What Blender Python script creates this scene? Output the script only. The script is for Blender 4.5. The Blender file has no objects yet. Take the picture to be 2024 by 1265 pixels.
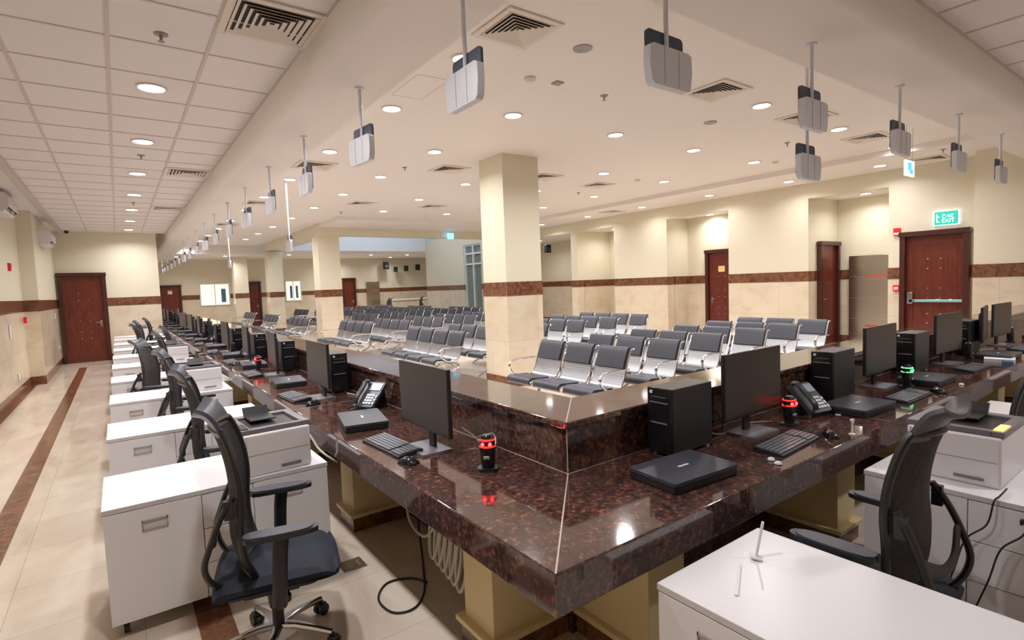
import bpy, bmesh, math, random
from mathutils import Vector, Matrix
random.seed(7)
C = bpy.context.scene.collection
PI = math.pi
# ------------------------------------------------------------------ camera, world, exposure
F, YAW, PITCH, ROLL, CAMH = 1068.05, 0.628442, 0.0669335, -0.037747, 1.67
cam = bpy.data.cameras.new('camera'); cam.sensor_width = 36; cam.lens = 36*F/2024
cam.clip_start = 0.02; cam.clip_end = 200
co = bpy.data.objects.new('camera', cam); C.objects.link(co)
_f = Vector((math.sin(YAW), math.cos(YAW), 0)); _r = Vector((math.cos(YAW), -math.sin(YAW), 0)); _u = Vector((0, 0, 1))
_f2 = _f*math.cos(PITCH)-_u*math.sin(PITCH); _u2 = _u*math.cos(PITCH)+_f*math.sin(PITCH)
_r3 = _r*math.cos(ROLL)+_u2*math.sin(ROLL); _u3 = _u2*math.cos(ROLL)-_r*math.sin(ROLL)
_m = Matrix((_r3, _u3, -_f2)).transposed().to_4x4(); _m.translation = Vector((0, 0, CAMH))
co.matrix_world = _m
bpy.context.scene.camera = co
w = bpy.data.worlds.new('world'); bpy.context.scene.world = w; w.use_nodes = True
w.node_tree.nodes['Background'].inputs[0].default_value = (.35, .45, .5, 1)
w.node_tree.nodes['Background'].inputs[1].default_value = .5
vs = bpy.context.scene.view_settings
vs.view_transform = 'Standard'; vs.look = 'None'; vs.gamma = 1; vs.exposure = 0.66
LAMP_W = 17.0
LAMP_C = (1.0, .985, 1.0)
# ------------------------------------------------------------------ materials
MATS = {}
def mat(name, col, rough=.5, metal=0, spec=.5, emit=None, es=0, alpha=1, coat=0, trans=0):
    m = bpy.data.materials.new(name); m.use_nodes = True
    b = m.node_tree.nodes['Principled BSDF']
    b.inputs['Base Color'].default_value = (*col, 1); b.inputs['Roughness'].default_value = rough
    b.inputs['Metallic'].default_value = metal; b.inputs['Specular IOR Level'].default_value = spec
    b.inputs['Coat Weight'].default_value = coat; b.inputs['Transmission Weight'].default_value = trans
    if emit: b.inputs['Emission Color'].default_value = (*emit, 1); b.inputs['Emission Strength'].default_value = es
    MATS[name] = m; return m
def nodes(m): return m.node_tree.nodes, m.node_tree.links, m.node_tree.nodes['Principled BSDF']
def ramp(nt, stops):
    r = nt.nodes.new('ShaderNodeValToRGB'); e = r.color_ramp.elements
    while len(e) < len(stops): e.new(.5)
    for i, (p, c) in enumerate(stops): e[i].position = p; e[i].color = (*c, 1)
    return r
def noisy(m, stops, scale=4, detail=6, rough_=.6, dist=0, sc=(1, 1, 1), kind='noise', bump=0):
    n, l, b = nodes(m); nt = m.node_tree
    g = n.new('ShaderNodeNewGeometry'); mp = n.new('ShaderNodeMapping'); mp.inputs['Scale'].default_value = sc
    l.new(g.outputs['Position'], mp.inputs[0])
    t = n.new('ShaderNodeTexNoise'); t.inputs['Scale'].default_value = scale; t.inputs['Detail'].default_value = detail
    t.inputs['Roughness'].default_value = rough_; t.inputs['Distortion'].default_value = dist
    l.new(mp.outputs[0], t.inputs['Vector'])
    r = ramp(nt, stops); l.new(t.outputs['Fac'], r.inputs[0]); l.new(r.outputs[0], b.inputs['Base Color'])
    if bump:
        bp = n.new('ShaderNodeBump'); bp.inputs['Strength'].default_value = bump; bp.inputs['Distance'].default_value = .01
        l.new(t.outputs['Fac'], bp.inputs['Height']); l.new(bp.outputs[0], b.inputs['Normal'])
    return r, mp, t
def tiled(m, r, tx, ty, gap=.004, groutc=(.5, .4, .3), var=.08, plane='xy', off=(0, 0)):
    """a thin grout line grid plus per tile tone over the colour that feeds the shader"""
    n, l, b = nodes(m)
    g = n.new('ShaderNodeNewGeometry'); sp = n.new('ShaderNodeSeparateXYZ'); l.new(g.outputs['Position'], sp.inputs[0])
    cb = n.new('ShaderNodeCombineXYZ')
    if plane == 'xy': l.new(sp.outputs[0], cb.inputs[0]); l.new(sp.outputs[1], cb.inputs[1])
    else:
        a = n.new('ShaderNodeMath'); a.operation = 'ADD'; l.new(sp.outputs[0], a.inputs[0]); l.new(sp.outputs[1], a.inputs[1])
        l.new(a.outputs[0], cb.inputs[0]); l.new(sp.outputs[2], cb.inputs[1])
    mp = n.new('ShaderNodeMapping'); mp.inputs['Location'].default_value = (off[0], off[1], 0); l.new(cb.outputs[0], mp.inputs[0])
    t = n.new('ShaderNodeTexBrick'); t.offset = 0; t.inputs['Scale'].default_value = 1
    t.inputs['Mortar Size'].default_value = gap; t.inputs['Brick Width'].default_value = tx; t.inputs['Row Height'].default_value = ty
    t.inputs['Color1'].default_value = (1, 1, 1, 1); t.inputs['Color2'].default_value = (1-var,)*3+(1,); t.inputs['Mortar'].default_value = (*groutc, 1)
    l.new(mp.outputs[0], t.inputs['Vector'])
    mx = n.new('ShaderNodeMix'); mx.data_type = 'RGBA'; mx.blend_type = 'MULTIPLY'; mx.inputs[0].default_value = 1
    l.new(r.outputs[0], mx.inputs[6]); l.new(t.outputs['Color'], mx.inputs[7]); l.new(mx.outputs[2], b.inputs['Base Color'])

paint = mat('cream_paint', (.84, .78, .58), .55)
noisy(paint, [(0, (.735, .675, .525)), (1, (.765, .705, .555))], 2)
pier_p = mat('pier_paint_warm_bounce', (.82, .66, .36), .5)  # cream paint deepened to yellow, standing in for warm bounce light under the worktop
ceilm = mat('ceiling_paint', (.80, .72, .66), .6)
noisy(ceilm, [(0, (.84, .785, .745)), (1, (.87, .815, .775))], 1.5)
tilem = mat('ceiling_tile', (.78, .70, .66), .7); noisy(tilem, [(0, (.80, .755, .735)), (1, (.84, .79, .77))], 3)
tbar = mat('ceiling_bar', (.62, .55, .52), .5)
whitep = mat('cool_white_paint', (.80, .83, .86), .5)
floorm = mat('cream_marble_floor', (.8, .66, .48), .13)
r_, _, _ = noisy(floorm, [(.25, (.54, .43, .33)), (.45, (.66, .555, .45)), (.62, (.72, .63, .53)), (.8, (.66, .56, .46))], 1.6, 8, .62, .8, (1.6, .6, 1))
tiled(floorm, r_, .6, .6, .003, (.8, .72, .6), .09)
wmar = mat('cream_marble_wall', (.8, .68, .5), .17)
r_, _, _ = noisy(wmar, [(.25, (.64, .51, .37)), (.5, (.74, .635, .48)), (.75, (.77, .68, .54))], 2.0, 8, .6, .6, (1, 1, 1.4))
tiled(wmar, r_, .9, .74, .003, (.78, .7, .6), .07, 'wall')
band = mat('brown_marble', (.13, .06, .04), .15)
noisy(band, [(.28, (.05, .02, .012)), (.46, (.15, .062, .035)), (.6, (.25, .11, .055)), (.72, (.10, .04, .024)), (.85, (.30, .17, .11))], 9, 10, .7, 1.2)
gran = mat('tan_brown_granite', (.05, .03, .025), .07); gran.node_tree.nodes['Principled BSDF'].inputs['IOR'].default_value = 1.95
n, l, b = nodes(gran)
g = n.new('ShaderNodeNewGeometry')
t1 = n.new('ShaderNodeTexNoise'); t1.inputs['Scale'].default_value = 42; t1.inputs['Detail'].default_value = 5; t1.inputs['Roughness'].default_value = .62
t2 = n.new('ShaderNodeTexVoronoi'); t2.inputs['Scale'].default_value = 38; t2.inputs['Randomness'].default_value = 1
t3 = n.new('ShaderNodeTexNoise'); t3.inputs['Scale'].default_value = 5
for t in (t1, t2, t3): l.new(g.outputs['Position'], t.inputs['Vector'])
ra = ramp(gran.node_tree, [(.34, (.034, .021, .022)), (.50, (.072, .040, .036)), (.58, (.13, .060, .042)), (.68, (.24, .11, .065)), (.80, (.10, .055, .045))])
l.new(t1.outputs['Fac'], ra.inputs[0])
rb = ramp(gran.node_tree, [(0, (1.2, 1.1, 1.0)), (.3, (1, 1, 1)), (.6, (.55, .52, .55))]); l.new(t2.outputs['Distance'], rb.inputs[0])
mx = n.new('ShaderNodeMix'); mx.data_type = 'RGBA'; mx.blend_type = 'MULTIPLY'; mx.inputs[0].default_value = .8
l.new(ra.outputs[0], mx.inputs[6]); l.new(rb.outputs[0], mx.inputs[7])
rc = ramp(gran.node_tree, [(.35, (.95, .9, .95)), (.65, (1.6, 1.4, 1.3))]); l.new(t3.outputs['Fac'], rc.inputs[0])
mx2 = n.new('ShaderNodeMix'); mx2.data_type = 'RGBA'; mx2.blend_type = 'MULTIPLY'; mx2.inputs[0].default_value = 1
l.new(mx.outputs[2], mx2.inputs[6]); l.new(rc.outputs[0], mx2.inputs[7]); l.new(mx2.outputs[2], b.inputs['Base Color'])
joint = mat('stone_joint', (.50, .42, .38), .4)
wood = mat('mahogany', (.12, .022, .012), .28)
noisy(wood, [(.3, (.075, .012, .008)), (.55, (.15, .028, .014)), (.8, (.11, .018, .010))], 6, 8, .6, .5, (4, 4, .5))
dwood = mat('dark_mahogany', (.06, .015, .010), .3)
white = mat('white_laminate', (.83, .81, .83), .28)
cream_e = mat('pale_edge', (.66, .62, .62), .4)
recess = mat('handle_recess', (.42, .36, .35), .35)
steel = mat('brushed_steel', (.62, .60, .58), .28, 1)
steelh = mat('lift_steel', (.50, .45, .40), .22, 1)
chrome = mat('chrome', (.75, .75, .78), .12, 1)
perf = mat('perforated_steel', (.62, .63, .66), .38, 1)
n, l, b = nodes(perf); g = n.new('ShaderNodeTexCoord'); v = n.new('ShaderNodeTexVoronoi'); v.inputs['Scale'].default_value = 90; v.inputs['Randomness'].default_value = 0
l.new(g.outputs['Object'], v.inputs['Vector']); r_ = ramp(perf.node_tree, [(.25, (.14, .14, .15)), (.35, (.42, .43, .45))]); l.new(v.outputs['Distance'], r_.inputs[0]); l.new(r_.outputs[0], b.inputs['Base Color'])
pad = mat('charcoal_vinyl', (.046, .048, .064), .42)
mesh_f = mat('black_mesh_fabric', (.035, .030, .030), .8); noisy(mesh_f, [(.3, (.022, .02, .02)), (.7, (.05, .043, .041))], 60, 2)
seatf = mat('navy_seat_fabric', (.018, .022, .040), .85); noisy(seatf, [(.3, (.009, .011, .021)), (.7, (.017, .021, .036))], 80, 2)
blackp = mat('black_plastic', (.018, .018, .021), .38)
greyp = mat('grey_armpad', (.075, .075, .095), .45)
slate = mat('slate_plastic', (.050, .053, .070), .35)
screen = mat('dark_screen', (.055, .042, .034), .38)
black = mat('black_gloss', (.012, .012, .015), .16)
keyc = mat('key_grey', (.17, .18, .21), .4)
silver = mat('silver_plastic', (.74, .76, .84), .36, .12)
navy = mat('navy_plate', (.05, .072, .12), .35)
offw = mat('printer_white', (.78, .74, .76), .35)
pgrey = mat('printer_grey', (.20, .18, .20), .35)
redp = mat('red_plastic', (.75, .02, .02), .35)
redl = mat('red_lamp', (1, .02, .02), .3, emit=(1, .02, .02), es=9)
grnl = mat('green_lamp', (.05, .8, .3), .3, emit=(.05, 1, .4), es=1.2)
paper = mat('paper', (.85, .85, .84), .6)
cablew = mat('white_cable', (.62, .58, .50), .5)
lampm = mat('downlight_glow', (1, 1, 1), .5, emit=(1, .97, .93), es=14)
ventm = mat('vent_cream', (.78, .70, .62), .5)
ventd = mat('vent_dark', (.045, .035, .032), .7)
grommet = mat('grey_metal', (.35, .32, .31), .4, .5)
exitg = mat('exit_green', (.02, .45, .35), .4, emit=(.03, .50, .40), es=.42)
glow = mat('sign_glow', (.9, .95, 1), .4, emit=(.75, .88, 1), es=1.1)
exitw = mat('exit_letter', (.9, 1, .98), .4, emit=(.8, 1, .95), es=.9)
orange = mat('orange_display', (1, .45, .15), .4, emit=(1, .45, .15), es=1.0)
lcd = mat('phone_lcd', (.35, .42, .50), .25)
glassm = mat('dark_glass', (.20, .25, .22), .06, 0)
wframe = mat('white_frame', (.78, .80, .80), .4)
bluec = mat('blue_curtain', (.08, .16, .32), .6)
winc = mat('lit_room_cream', (.85, .80, .62), .6, emit=(1, .93, .72), es=.55)
sky_l = mat('skylight_glow', (.8, .9, 1), .5, emit=(.72, .84, 1), es=1.6)
teal = mat('teal_label', (.25, .6, .62), .4)
amber = mat('amber_sign', (.85, .6, .3), .5)
# ------------------------------------------------------------------ mesh helpers
class MB:
    def __init__(s): s.v = []; s.f = []; s.mi = []; s.sm = []
    def add(s, vs_, fs, mi=0, M=None, smooth=False):
        o = len(s.v)
        for p in vs_:
            p = Vector(p); s.v.append(M @ p if M else p)
        for f in fs: s.f.append([o+i for i in f]); s.mi.append(mi); s.sm.append(smooth)
        return s
    def box(s, x0, x1, y0, y1, z0, z1, mi=0, M=None):
        v_ = [(x, y, z) for z in (z0, z1) for y in (y0, y1) for x in (x0, x1)]
        return s.add(v_, [(0, 2, 3, 1), (4, 5, 7, 6), (0, 1, 5, 4), (2, 6, 7, 3), (0, 4, 6, 2), (1, 3, 7, 5)], mi, M)
    def cyl(s, p0, p1, r0, r1=None, seg=16, mi=0, M=None, caps=True):
        r1 = r0 if r1 is None else r1
        p0 = Vector(p0); p1 = Vector(p1); d = (p1-p0).normalized()
        a = d.orthogonal().normalized(); b_ = d.cross(a)
        vv = [p+(a*math.cos(t)+b_*math.sin(t))*r for p, r in ((p0, r0), (p1, r1)) for t in [2*PI*i/seg for i in range(seg)]]
        s.add(vv, [(i, (i+1) % seg, seg+(i+1) % seg, seg+i) for i in range(seg)], mi, M, True)
        if caps: s.add(vv, [tuple(range(seg))[::-1], tuple(range(seg, 2*seg))], mi, M)
        return s
    def tube(s, pts, r, seg=8, mi=0, M=None, closed=False, rz=None):
        """swept section r wide, rz (or r) tall"""
        P = [Vector(p) for p in pts]; n_ = len(P); rings = []
        up = None
        for i in range(n_):
            if closed: t = (P[(i+1) % n_]-P[i-1])
            else: t = (P[min(i+1, n_-1)]-P[max(i-1, 0)])
            t.normalize()
            if up is None: up = t.orthogonal().normalized() if abs(t.z) > .9 else Vector((0, 0, 1))
            a = t.cross(up)
            if a.length < 1e-4: a = t.orthogonal()
            a.normalize(); up = a.cross(t).normalized()
            q = r[i] if isinstance(r, (list, tuple)) else r
            q2 = rz if rz else q
            rings.append([P[i]+a*math.cos(k*2*PI/seg)*q+up*math.sin(k*2*PI/seg)*q2 for k in range(seg)])
        vv = [p for rg in rings for p in rg]; fs = []
        m_ = n_ if closed else n_-1
        for i in range(m_):
            j = (i+1) % n_
            for k in range(seg): fs.append((i*seg+k, i*seg+(k+1) % seg, j*seg+(k+1) % seg, j*seg+k))
        s.add(vv, fs, mi, M, True)
        if not closed: s.add([*rings[0], *rings[-1]], [tuple(range(seg))[::-1], tuple(range(seg, 2*seg))], mi, M)
        return s
    def prism(s, prof, a0, a1, axis='x', mi=0, M=None, smooth=False):
        """closed 2d outline extruded along an axis: x -> (y,z), y -> (x,z), z -> (x,y)"""
        n_ = len(prof)
        def pt(p, a): return {'x': (a, p[0], p[1]), 'y': (p[0], a, p[1]), 'z': (p[0], p[1], a)}[axis]
        vv = [pt(p, a0) for p in prof]+[pt(p, a1) for p in prof]
        s.add(vv, [(i, (i+1) % n_, n_+(i+1) % n_, n_+i) for i in range(n_)], mi, M, smooth)
        s.add(vv, [tuple(range(n_))[::-1], tuple(range(n_, 2*n_))], mi, M)
        return s
    def ribbon(s, prof, x0, x1, th, mi=0, M=None):
        """sheet following a (y,z) curve, th thick"""
        P = [Vector((p[0], p[1])) for p in prof]; N = []
        for i in range(len(P)):
            t = (P[min(i+1, len(P)-1)]-P[max(i-1, 0)]).normalized(); N.append(Vector((-t.y, t.x)))
        out = [tuple(p+q*th/2) for p, q in zip(P, N)]+[tuple(p-q*th/2) for p, q in zip(P, N)][::-1]
        return s.prism(out, x0, x1, 'x', mi, M, True)
    def lathe(s, prof, seg=20, mi=0, M=None):
        vv = [(r*math.cos(2*PI*k/seg), r*math.sin(2*PI*k/seg), z) for r, z in prof for k in range(seg)]; fs = []
        for i in range(len(prof)-1):
            for k in range(seg): fs.append((i*seg+k, i*seg+(k+1) % seg, (i+1)*seg+(k+1) % seg, (i+1)*seg+k))
        s.add(vv, fs, mi, M, True)
        s.add(vv, [tuple(range(seg))[::-1], tuple(range((len(prof)-1)*seg, len(prof)*seg))], mi, M)
        return s
    def grid(s, fn, nu, nv, th, mi=0, M=None):
        """closed shell of thickness th around surface fn(u,v) -> Vector, u,v in 0..1"""
        P = [[Vector(fn(i/nu, j/nv)) for j in range(nv+1)] for i in range(nu+1)]
        def nor(i, j):
            a = P[min(i+1, nu)][j]-P[max(i-1, 0)][j]; b_ = P[i][min(j+1, nv)]-P[i][max(j-1, 0)]
            return a.cross(b_).normalized()
        A = [P[i][j]+nor(i, j)*th/2 for i in range(nu+1) for j in range(nv+1)]
        B = [P[i][j]-nor(i, j)*th/2 for i in range(nu+1) for j in range(nv+1)]
        W = nv+1; o = len(A); fs = []
        for i in range(nu):
            for j in range(nv):
                a = i*W+j; fs.append((a, a+W, a+W+1, a+1)); fs.append((o+a, o+a+1, o+a+W+1, o+a+W))
        rim = [i*W for i in range(nu+1)]+[nu*W+j for j in range(1, W)]+[i*W+nv for i in range(nu-1, -1, -1)]+[j for j in range(nv-1, 0, -1)]
        for k in range(len(rim)):
            a, b_ = rim[k], rim[(k+1) % len(rim)]; fs.append((a, o+a, o+b_, b_))
        s.add(A+B, fs, mi, M, True); return s
    def build(s, name, mats, parent=None, bevel=0, seg=2, loc=(0, 0, 0), sharp=38, weld=False, subsurf=0):
        me = bpy.data.meshes.new(name)
        bm = bmesh.new()
        vv = [bm.verts.new(p) for p in s.v]
        for f, mi, sm in zip(s.f, s.mi, s.sm):
            try:
                fc = bm.faces.new([vv[i] for i in f]); fc.material_index = mi; fc.smooth = True
            except ValueError: pass
        bmesh.ops.recalc_face_normals(bm, faces=bm.faces)
        for e in bm.edges:
            if len(e.link_faces) == 2:
                e.smooth = e.calc_face_angle(0) < math.radians(sharp)
        bm.to_mesh(me); bm.free()
        if not isinstance(mats, (list, tuple)): mats = [mats]
        for m_ in mats: me.materials.append(m_)
        o = bpy.data.objects.new(name, me); C.objects.link(o); o.location = loc
        if parent: o.parent = parent
        if bevel:
            bv = o.modifiers.new('bevel', 'BEVEL'); bv.width = bevel; bv.segments = seg; bv.limit_method = 'ANGLE'; bv.angle_limit = math.radians(40)
            bv.harden_normals = False
        if subsurf:
            ss = o.modifiers.new('sub', 'SUBSURF'); ss.levels = subsurf; ss.render_levels = subsurf
        return o
def catmull(pts, k=6, closed=False):
    P = [Vector(p) for p in pts]; n_ = len(P); out = []
    for i in range(n_ if closed else n_-1):
        if closed: a, b_, c, d = P[i-1], P[i], P[(i+1) % n_], P[(i+2) % n_]
        else: a, b_, c, d = P[max(i-1, 0)], P[i], P[i+1], P[min(i+2, n_-1)]
        for j in range(k):
            t = j/k; out.append(.5*((2*b_)+(c-a)*t+(2*a-5*b_+4*c-d)*t*t+(3*b_-a-3*c+d)*t**3))
    if not closed: out.append(P[-1])
    return out
def rrect(x0, x1, y0, y1, r, k=4):
    o = []
    for cx, cy, a in ((x1-r, y1-r, 0), (x0+r, y1-r, 90), (x0+r, y0+r, 180), (x1-r, y0+r, 270)):
        for i in range(k+1):
            t = math.radians(a+90*i/k); o.append((cx+r*math.cos(t), cy+r*math.sin(t)))
    return o
def tag(o, label, cat, group=None, kind=None):
    if label: o['label'] = label
    if cat: o['category'] = cat
    if group: o['group'] = group
    if kind: o['kind'] = kind
    return o
def empty(name, loc=(0, 0, 0), rz=0):
    o = bpy.data.objects.new(name, None); C.objects.link(o); o.location = loc; o.rotation_euler = (0, 0, rz)
    o.empty_display_size = .1; return o
def copy_tree(o, parent=None):
    c = o.copy(); C.objects.link(c)
    if parent: c.parent = parent
    for ch in list(o.children): copy_tree(ch, c)
    return c
USED = {}
def place(proto, x, y, z, rz, label, cat=None, group=None, scale=None):
    """first call moves the prototype itself, later calls copy it"""
    if proto.name in USED: o = copy_tree(proto)
    else: USED[proto.name] = 1; o = proto
    o.location = (x, y, z); o.rotation_euler = (0, 0, rz); o['label'] = label
    if cat: o['category'] = cat
    if group: o['group'] = group
    return o
def struct(o): o['kind'] = 'structure'; return o
ORD = ['first', 'second', 'third', 'fourth', 'fifth', 'sixth', 'seventh', 'eighth', 'ninth', 'tenth', 'eleventh', 'twelfth', 'thirteenth', 'fourteenth', 'fifteenth', 'sixteenth', 'seventeenth', 'eighteenth', 'nineteenth', 'twentieth']
A90 = -PI/2        # things at the long counter face -X

# ================================================================== ROOM
XW = 12.4; YF = 29.8; YE = 18.45; ZG = 3.48; ZS = 3.25; ZH = 3.72; ZP = 3.62
m = MB(); m.box(-3, 19, -4, 31, -.1, 0); struct(m.build('floor', floorm))
m = MB()
m.box(-.87, -.72, -4, 17.0, 0, .003); m.box(-1.55, -1.42, -4, 14.4, 0, .003)
m.box(.215, .37, 1.9, 17.5, 0, .003); m.box(1.0, 11.8, -.55, -.40, 0, .003)
struct(m.build('trim_1', band))
def wall_seg(m, x0, x1, y0, y1, z0=0, z1=3.9, marble=True):
    """paint 0, marble 1, brown band 2"""
    e = .012
    if marble and z0 == 0:
        m.box(x0, x1, y0, y1, 1.48, z1, 0); m.box(x0-.004, x1+.004, y0-.004, y1+.004, 0, 1.485, 1)
        m.box(x0-e, x1+e, y0-e, y1+e, 1.48, 1.70, 2); m.box(x0-e, x1+e, y0-e, y1+e, 0, .17, 2)
    else: m.box(x0, x1, y0, y1, z0, z1, 0)
WM = [paint, wmar, band]
# wall on the staff aisle side
m = MB(); wall_seg(m, -2.4, -1.52, -4, 14.4); wall_seg(m, -2.4, -1.28, 14.4, YE); struct(m.build('wall_left', WM))
m = MB(); wall_seg(m, -2.4, 1.0, YE, YE+.35); struct(m.build('wall_aisle_end', WM))
m = MB(); wall_seg(m, -2.4, 19, -4.3, -3.2); struct(m.build('wall_front', WM))
m = MB(); wall_seg(m, .9, 19, YF, YF+.3); struct(m.build('wall_back', WM))
m = MB(); wall_seg(m, .7, .98, YE+.35, YF); struct(m.build('wall_back_left', WM))
# wall behind the waiting seats with its recesses
m = MB()
wall_seg(m, 11.9, 12.6, -3.2, 2.85)
wall_seg(m, XW, 12.7, 2.85, 4.29); wall_seg(m, XW, 12.7, 5.83, 7.76); wall_seg(m, XW, 12.7, 9.63, 11.6); wall_seg(m, XW, 12.7, 13.25, 13.55)
wall_seg(m, XW, 12.7, 18.6, 19.1); wall_seg(m, XW, 12.7, 20.5, 24.1); wall_seg(m, XW, 12.7, 19.1, 20.5, 3.42, 5.6); 
for a, b_ in ((4.29, 5.83), (7.76, 9.63), (11.6, 13.25), (13.55, 18.6)): wall_seg(m, XW, 12.7, a, b_, 3.29, 3.9)
struct(m.build('wall_right', WM))
m = MB()
for a, b_, xb in ((4.29, 5.83, 13.8), (7.76, 9.63, 13.33), (11.6, 13.25, 13.9), (13.55, 18.6, 15.0)):
    wall_seg(m, xb, xb+.15, a-.1, b_+.1, 0, 3.4); wall_seg(m, 12.7, xb, b_, b_+.12, 0, 3.4); wall_seg(m, 12.7, xb, a-.12, a, 0, 3.4)
struct(m.build('wall_recesses', WM))
m = MB()
for a, b_, xb in ((4.29, 5.83, 13.8), (7.76, 9.63, 13.33), (11.6, 13.25, 13.9), (13.55, 18.6, 15.0)): m.box(12.7, xb, a, b_, 3.33, 3.4)
struct(m.build('ceiling_recesses', ceilm))
m = MB(); wall_seg(m, 12.7, 19, 23.9, 24.1); wall_seg(m, 18.5, 19, 24.1, YF); struct(m.build('wall_far_room', WM))
# ceilings
m = MB(); m.box(-2.4, 1.25, -4, YE, ZG, ZG+.05); m.box(1.25, 12.3, -4, 1.41, ZG, ZG+.05); struct(m.build('ceiling', tilem))
m = MB()
for k in range(-2, 20):
    x = .07+.6*k
    if x > 12: break
    y1 = YE if x < 1.25 else 1.41
    if x > -1.1: m.box(x-.013, x+.013, -3.2, y1, ZG-.006, ZG)
for k in range(-12, 21):
    y = 4.70+.66*k
    if -3 < y < YE: m.box(-1.05, 1.25 if y > 1.41 else 12.3, y-.010, y+.010, ZG-.005, ZG)
m.box(-1.13, -1.03, -3.2, YE, ZG-.05, ZG)
m.box(1.235, 1.25, 1.41, YE, ZG-.008, ZG)
struct(m.build('trim_2', tbar))
# bulkhead over the counter, rounded lip on the staff side
m = MB()
def lip(u0, z0, zt, u1, r=.11):
    o = [(u0, zt)]
    for i in range(9):
        t = PI+PI/2*i/8; o.append((u0+r+r*math.cos(t), z0+r+r*math.sin(t)))
    return o+[(u1, z0), (u1, zt)]
m.prism(lip(1.25, ZS, 3.9, 1.88), 1.41, YF, 'y')
m.prism(lip(1.41, ZS, 3.9, 2.09), 1.27, XW, 'x')
struct(m.build('ceiling_bulkhead', ceilm, sharp=50))
m = MB(); m.box(1.88, 10.85, 2.09, 15.0, ZH, 3.8); m.box(1.88, 5.1, 15.0, 25.5, ZH, 3.8)
m.box(10.85, XW, 2.09, 17.1, ZP, 3.8); m.box(5.1, 10.85, 15.0, 17.1, ZP, 3.8)
struct(m.build('ceiling_hall', ceilm))
m = MB(); m.box(.98, 5.6, 25.5, YF, 3.38, 3.8); m.box(5.6, 19, 24.3, YF, 3.42, 3.8); m.box(.9, 1.27, YE+.35, 25.5, ZH, 3.8); struct(m.build('ceiling_far', ceilm))
m = MB(); m.box(5.05, XW, 16.85, 17.2, 3.37, 3.95); m.box(5.1, 5.65, 17.2, 24.3, 3.40, 3.95); struct(m.build('trim_3', paint))
# the light well beyond the beams
m = MB(); m.box(5.65, XW, 24.1, 24.3, 3.42, 5.6); m.box(5.45, 5.65, 17.2, 24.3, 3.95, 5.6); m.box(5.45, XW+.2, 17.0, 17.2, 3.95, 5.6); struct(m.build('wall_light_well', whitep))
m = MB(); m.box(5.45, XW+.2, 17.0, 24.3, 5.6, 5.7); struct(m.build('ceiling_light_well', whitep))
m = MB(); m.box(7.0, 11.2, 18.4, 22.8, 5.57, 5.6); struct(m.build('window_1', sky_l))
# columns
def column(x0, x1, y0, y1, z1, lab):
    m = MB(); wall_seg(m, x0, x1, y0, y1, 0, z1)
    m.box(x0-.013, x0-.010, y0-.014, y0-.012, 1.48, 1.70, 3)
    o = m.build('column', [paint, wmar, band, joint]); o['kind'] = 'structure'; return o
column(5.0, 5.72, 6.99, 7.65, ZH, ''); column(5.06, 5.72, 16.9, 17.5, 3.37, ''); column(5.11, 5.68, 24.0, 24.6, 3.38, ''); column(4.4, 4.98, 27.6, 28.2, 3.38, '')
# ------------------------------------------------------------------ windows
def wall_window(n_, x0, x1, z0, z1, nm, blue):
    m = MB(); m.box(x0, x1, YF-.02, YF-.012, z0, z1); p = struct(m.build('window_%d' % n_, winc))
    m = MB(); t = .05
    m.box(x0-t, x1+t, YF-.06, YF-.01, z1, z1+t); m.box(x0-t, x1+t, YF-.06, YF-.01, z0-t, z0)
    m.box(x0-t, x0, YF-.06, YF-.01, z0, z1); m.box(x1, x1+t, YF-.06, YF-.01, z0, z1); m.box((x0+x1)/2-.02, (x0+x1)/2+.02, YF-.05, YF-.01, z0, z1)
    m.build('window_frame', wframe, p)
    m = MB()
    for a, b_ in blue: m.box(a, b_, YF-.035, YF-.022, z0+.1, z1-.22)
    m.build('curtain', bluec, p)
wall_window(2, 3.25, 4.45, 1.2, 2.18, '', [(4.12, 4.32)])
wall_window(3, 7.15, 7.85, 1.25, 2.22, '', [(7.33, 7.45), (7.62, 7.74)])
# glazed screen beside the light well
m = MB(); m.box(12.53, 12.55, 19.1, 20.5, 0, 3.42); p = struct(m.build('window_4', glassm))
m = MB()
for y in (19.1, 19.76, 20.42): m.box(12.44, 12.58, y, y+.08, 0, 3.42)
for z in (0, 2.55, 3.0, 3.36): m.box(12.45, 12.57, 19.1, 20.5, z, z+.07)
m.build('mullions', wframe, p)
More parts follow.
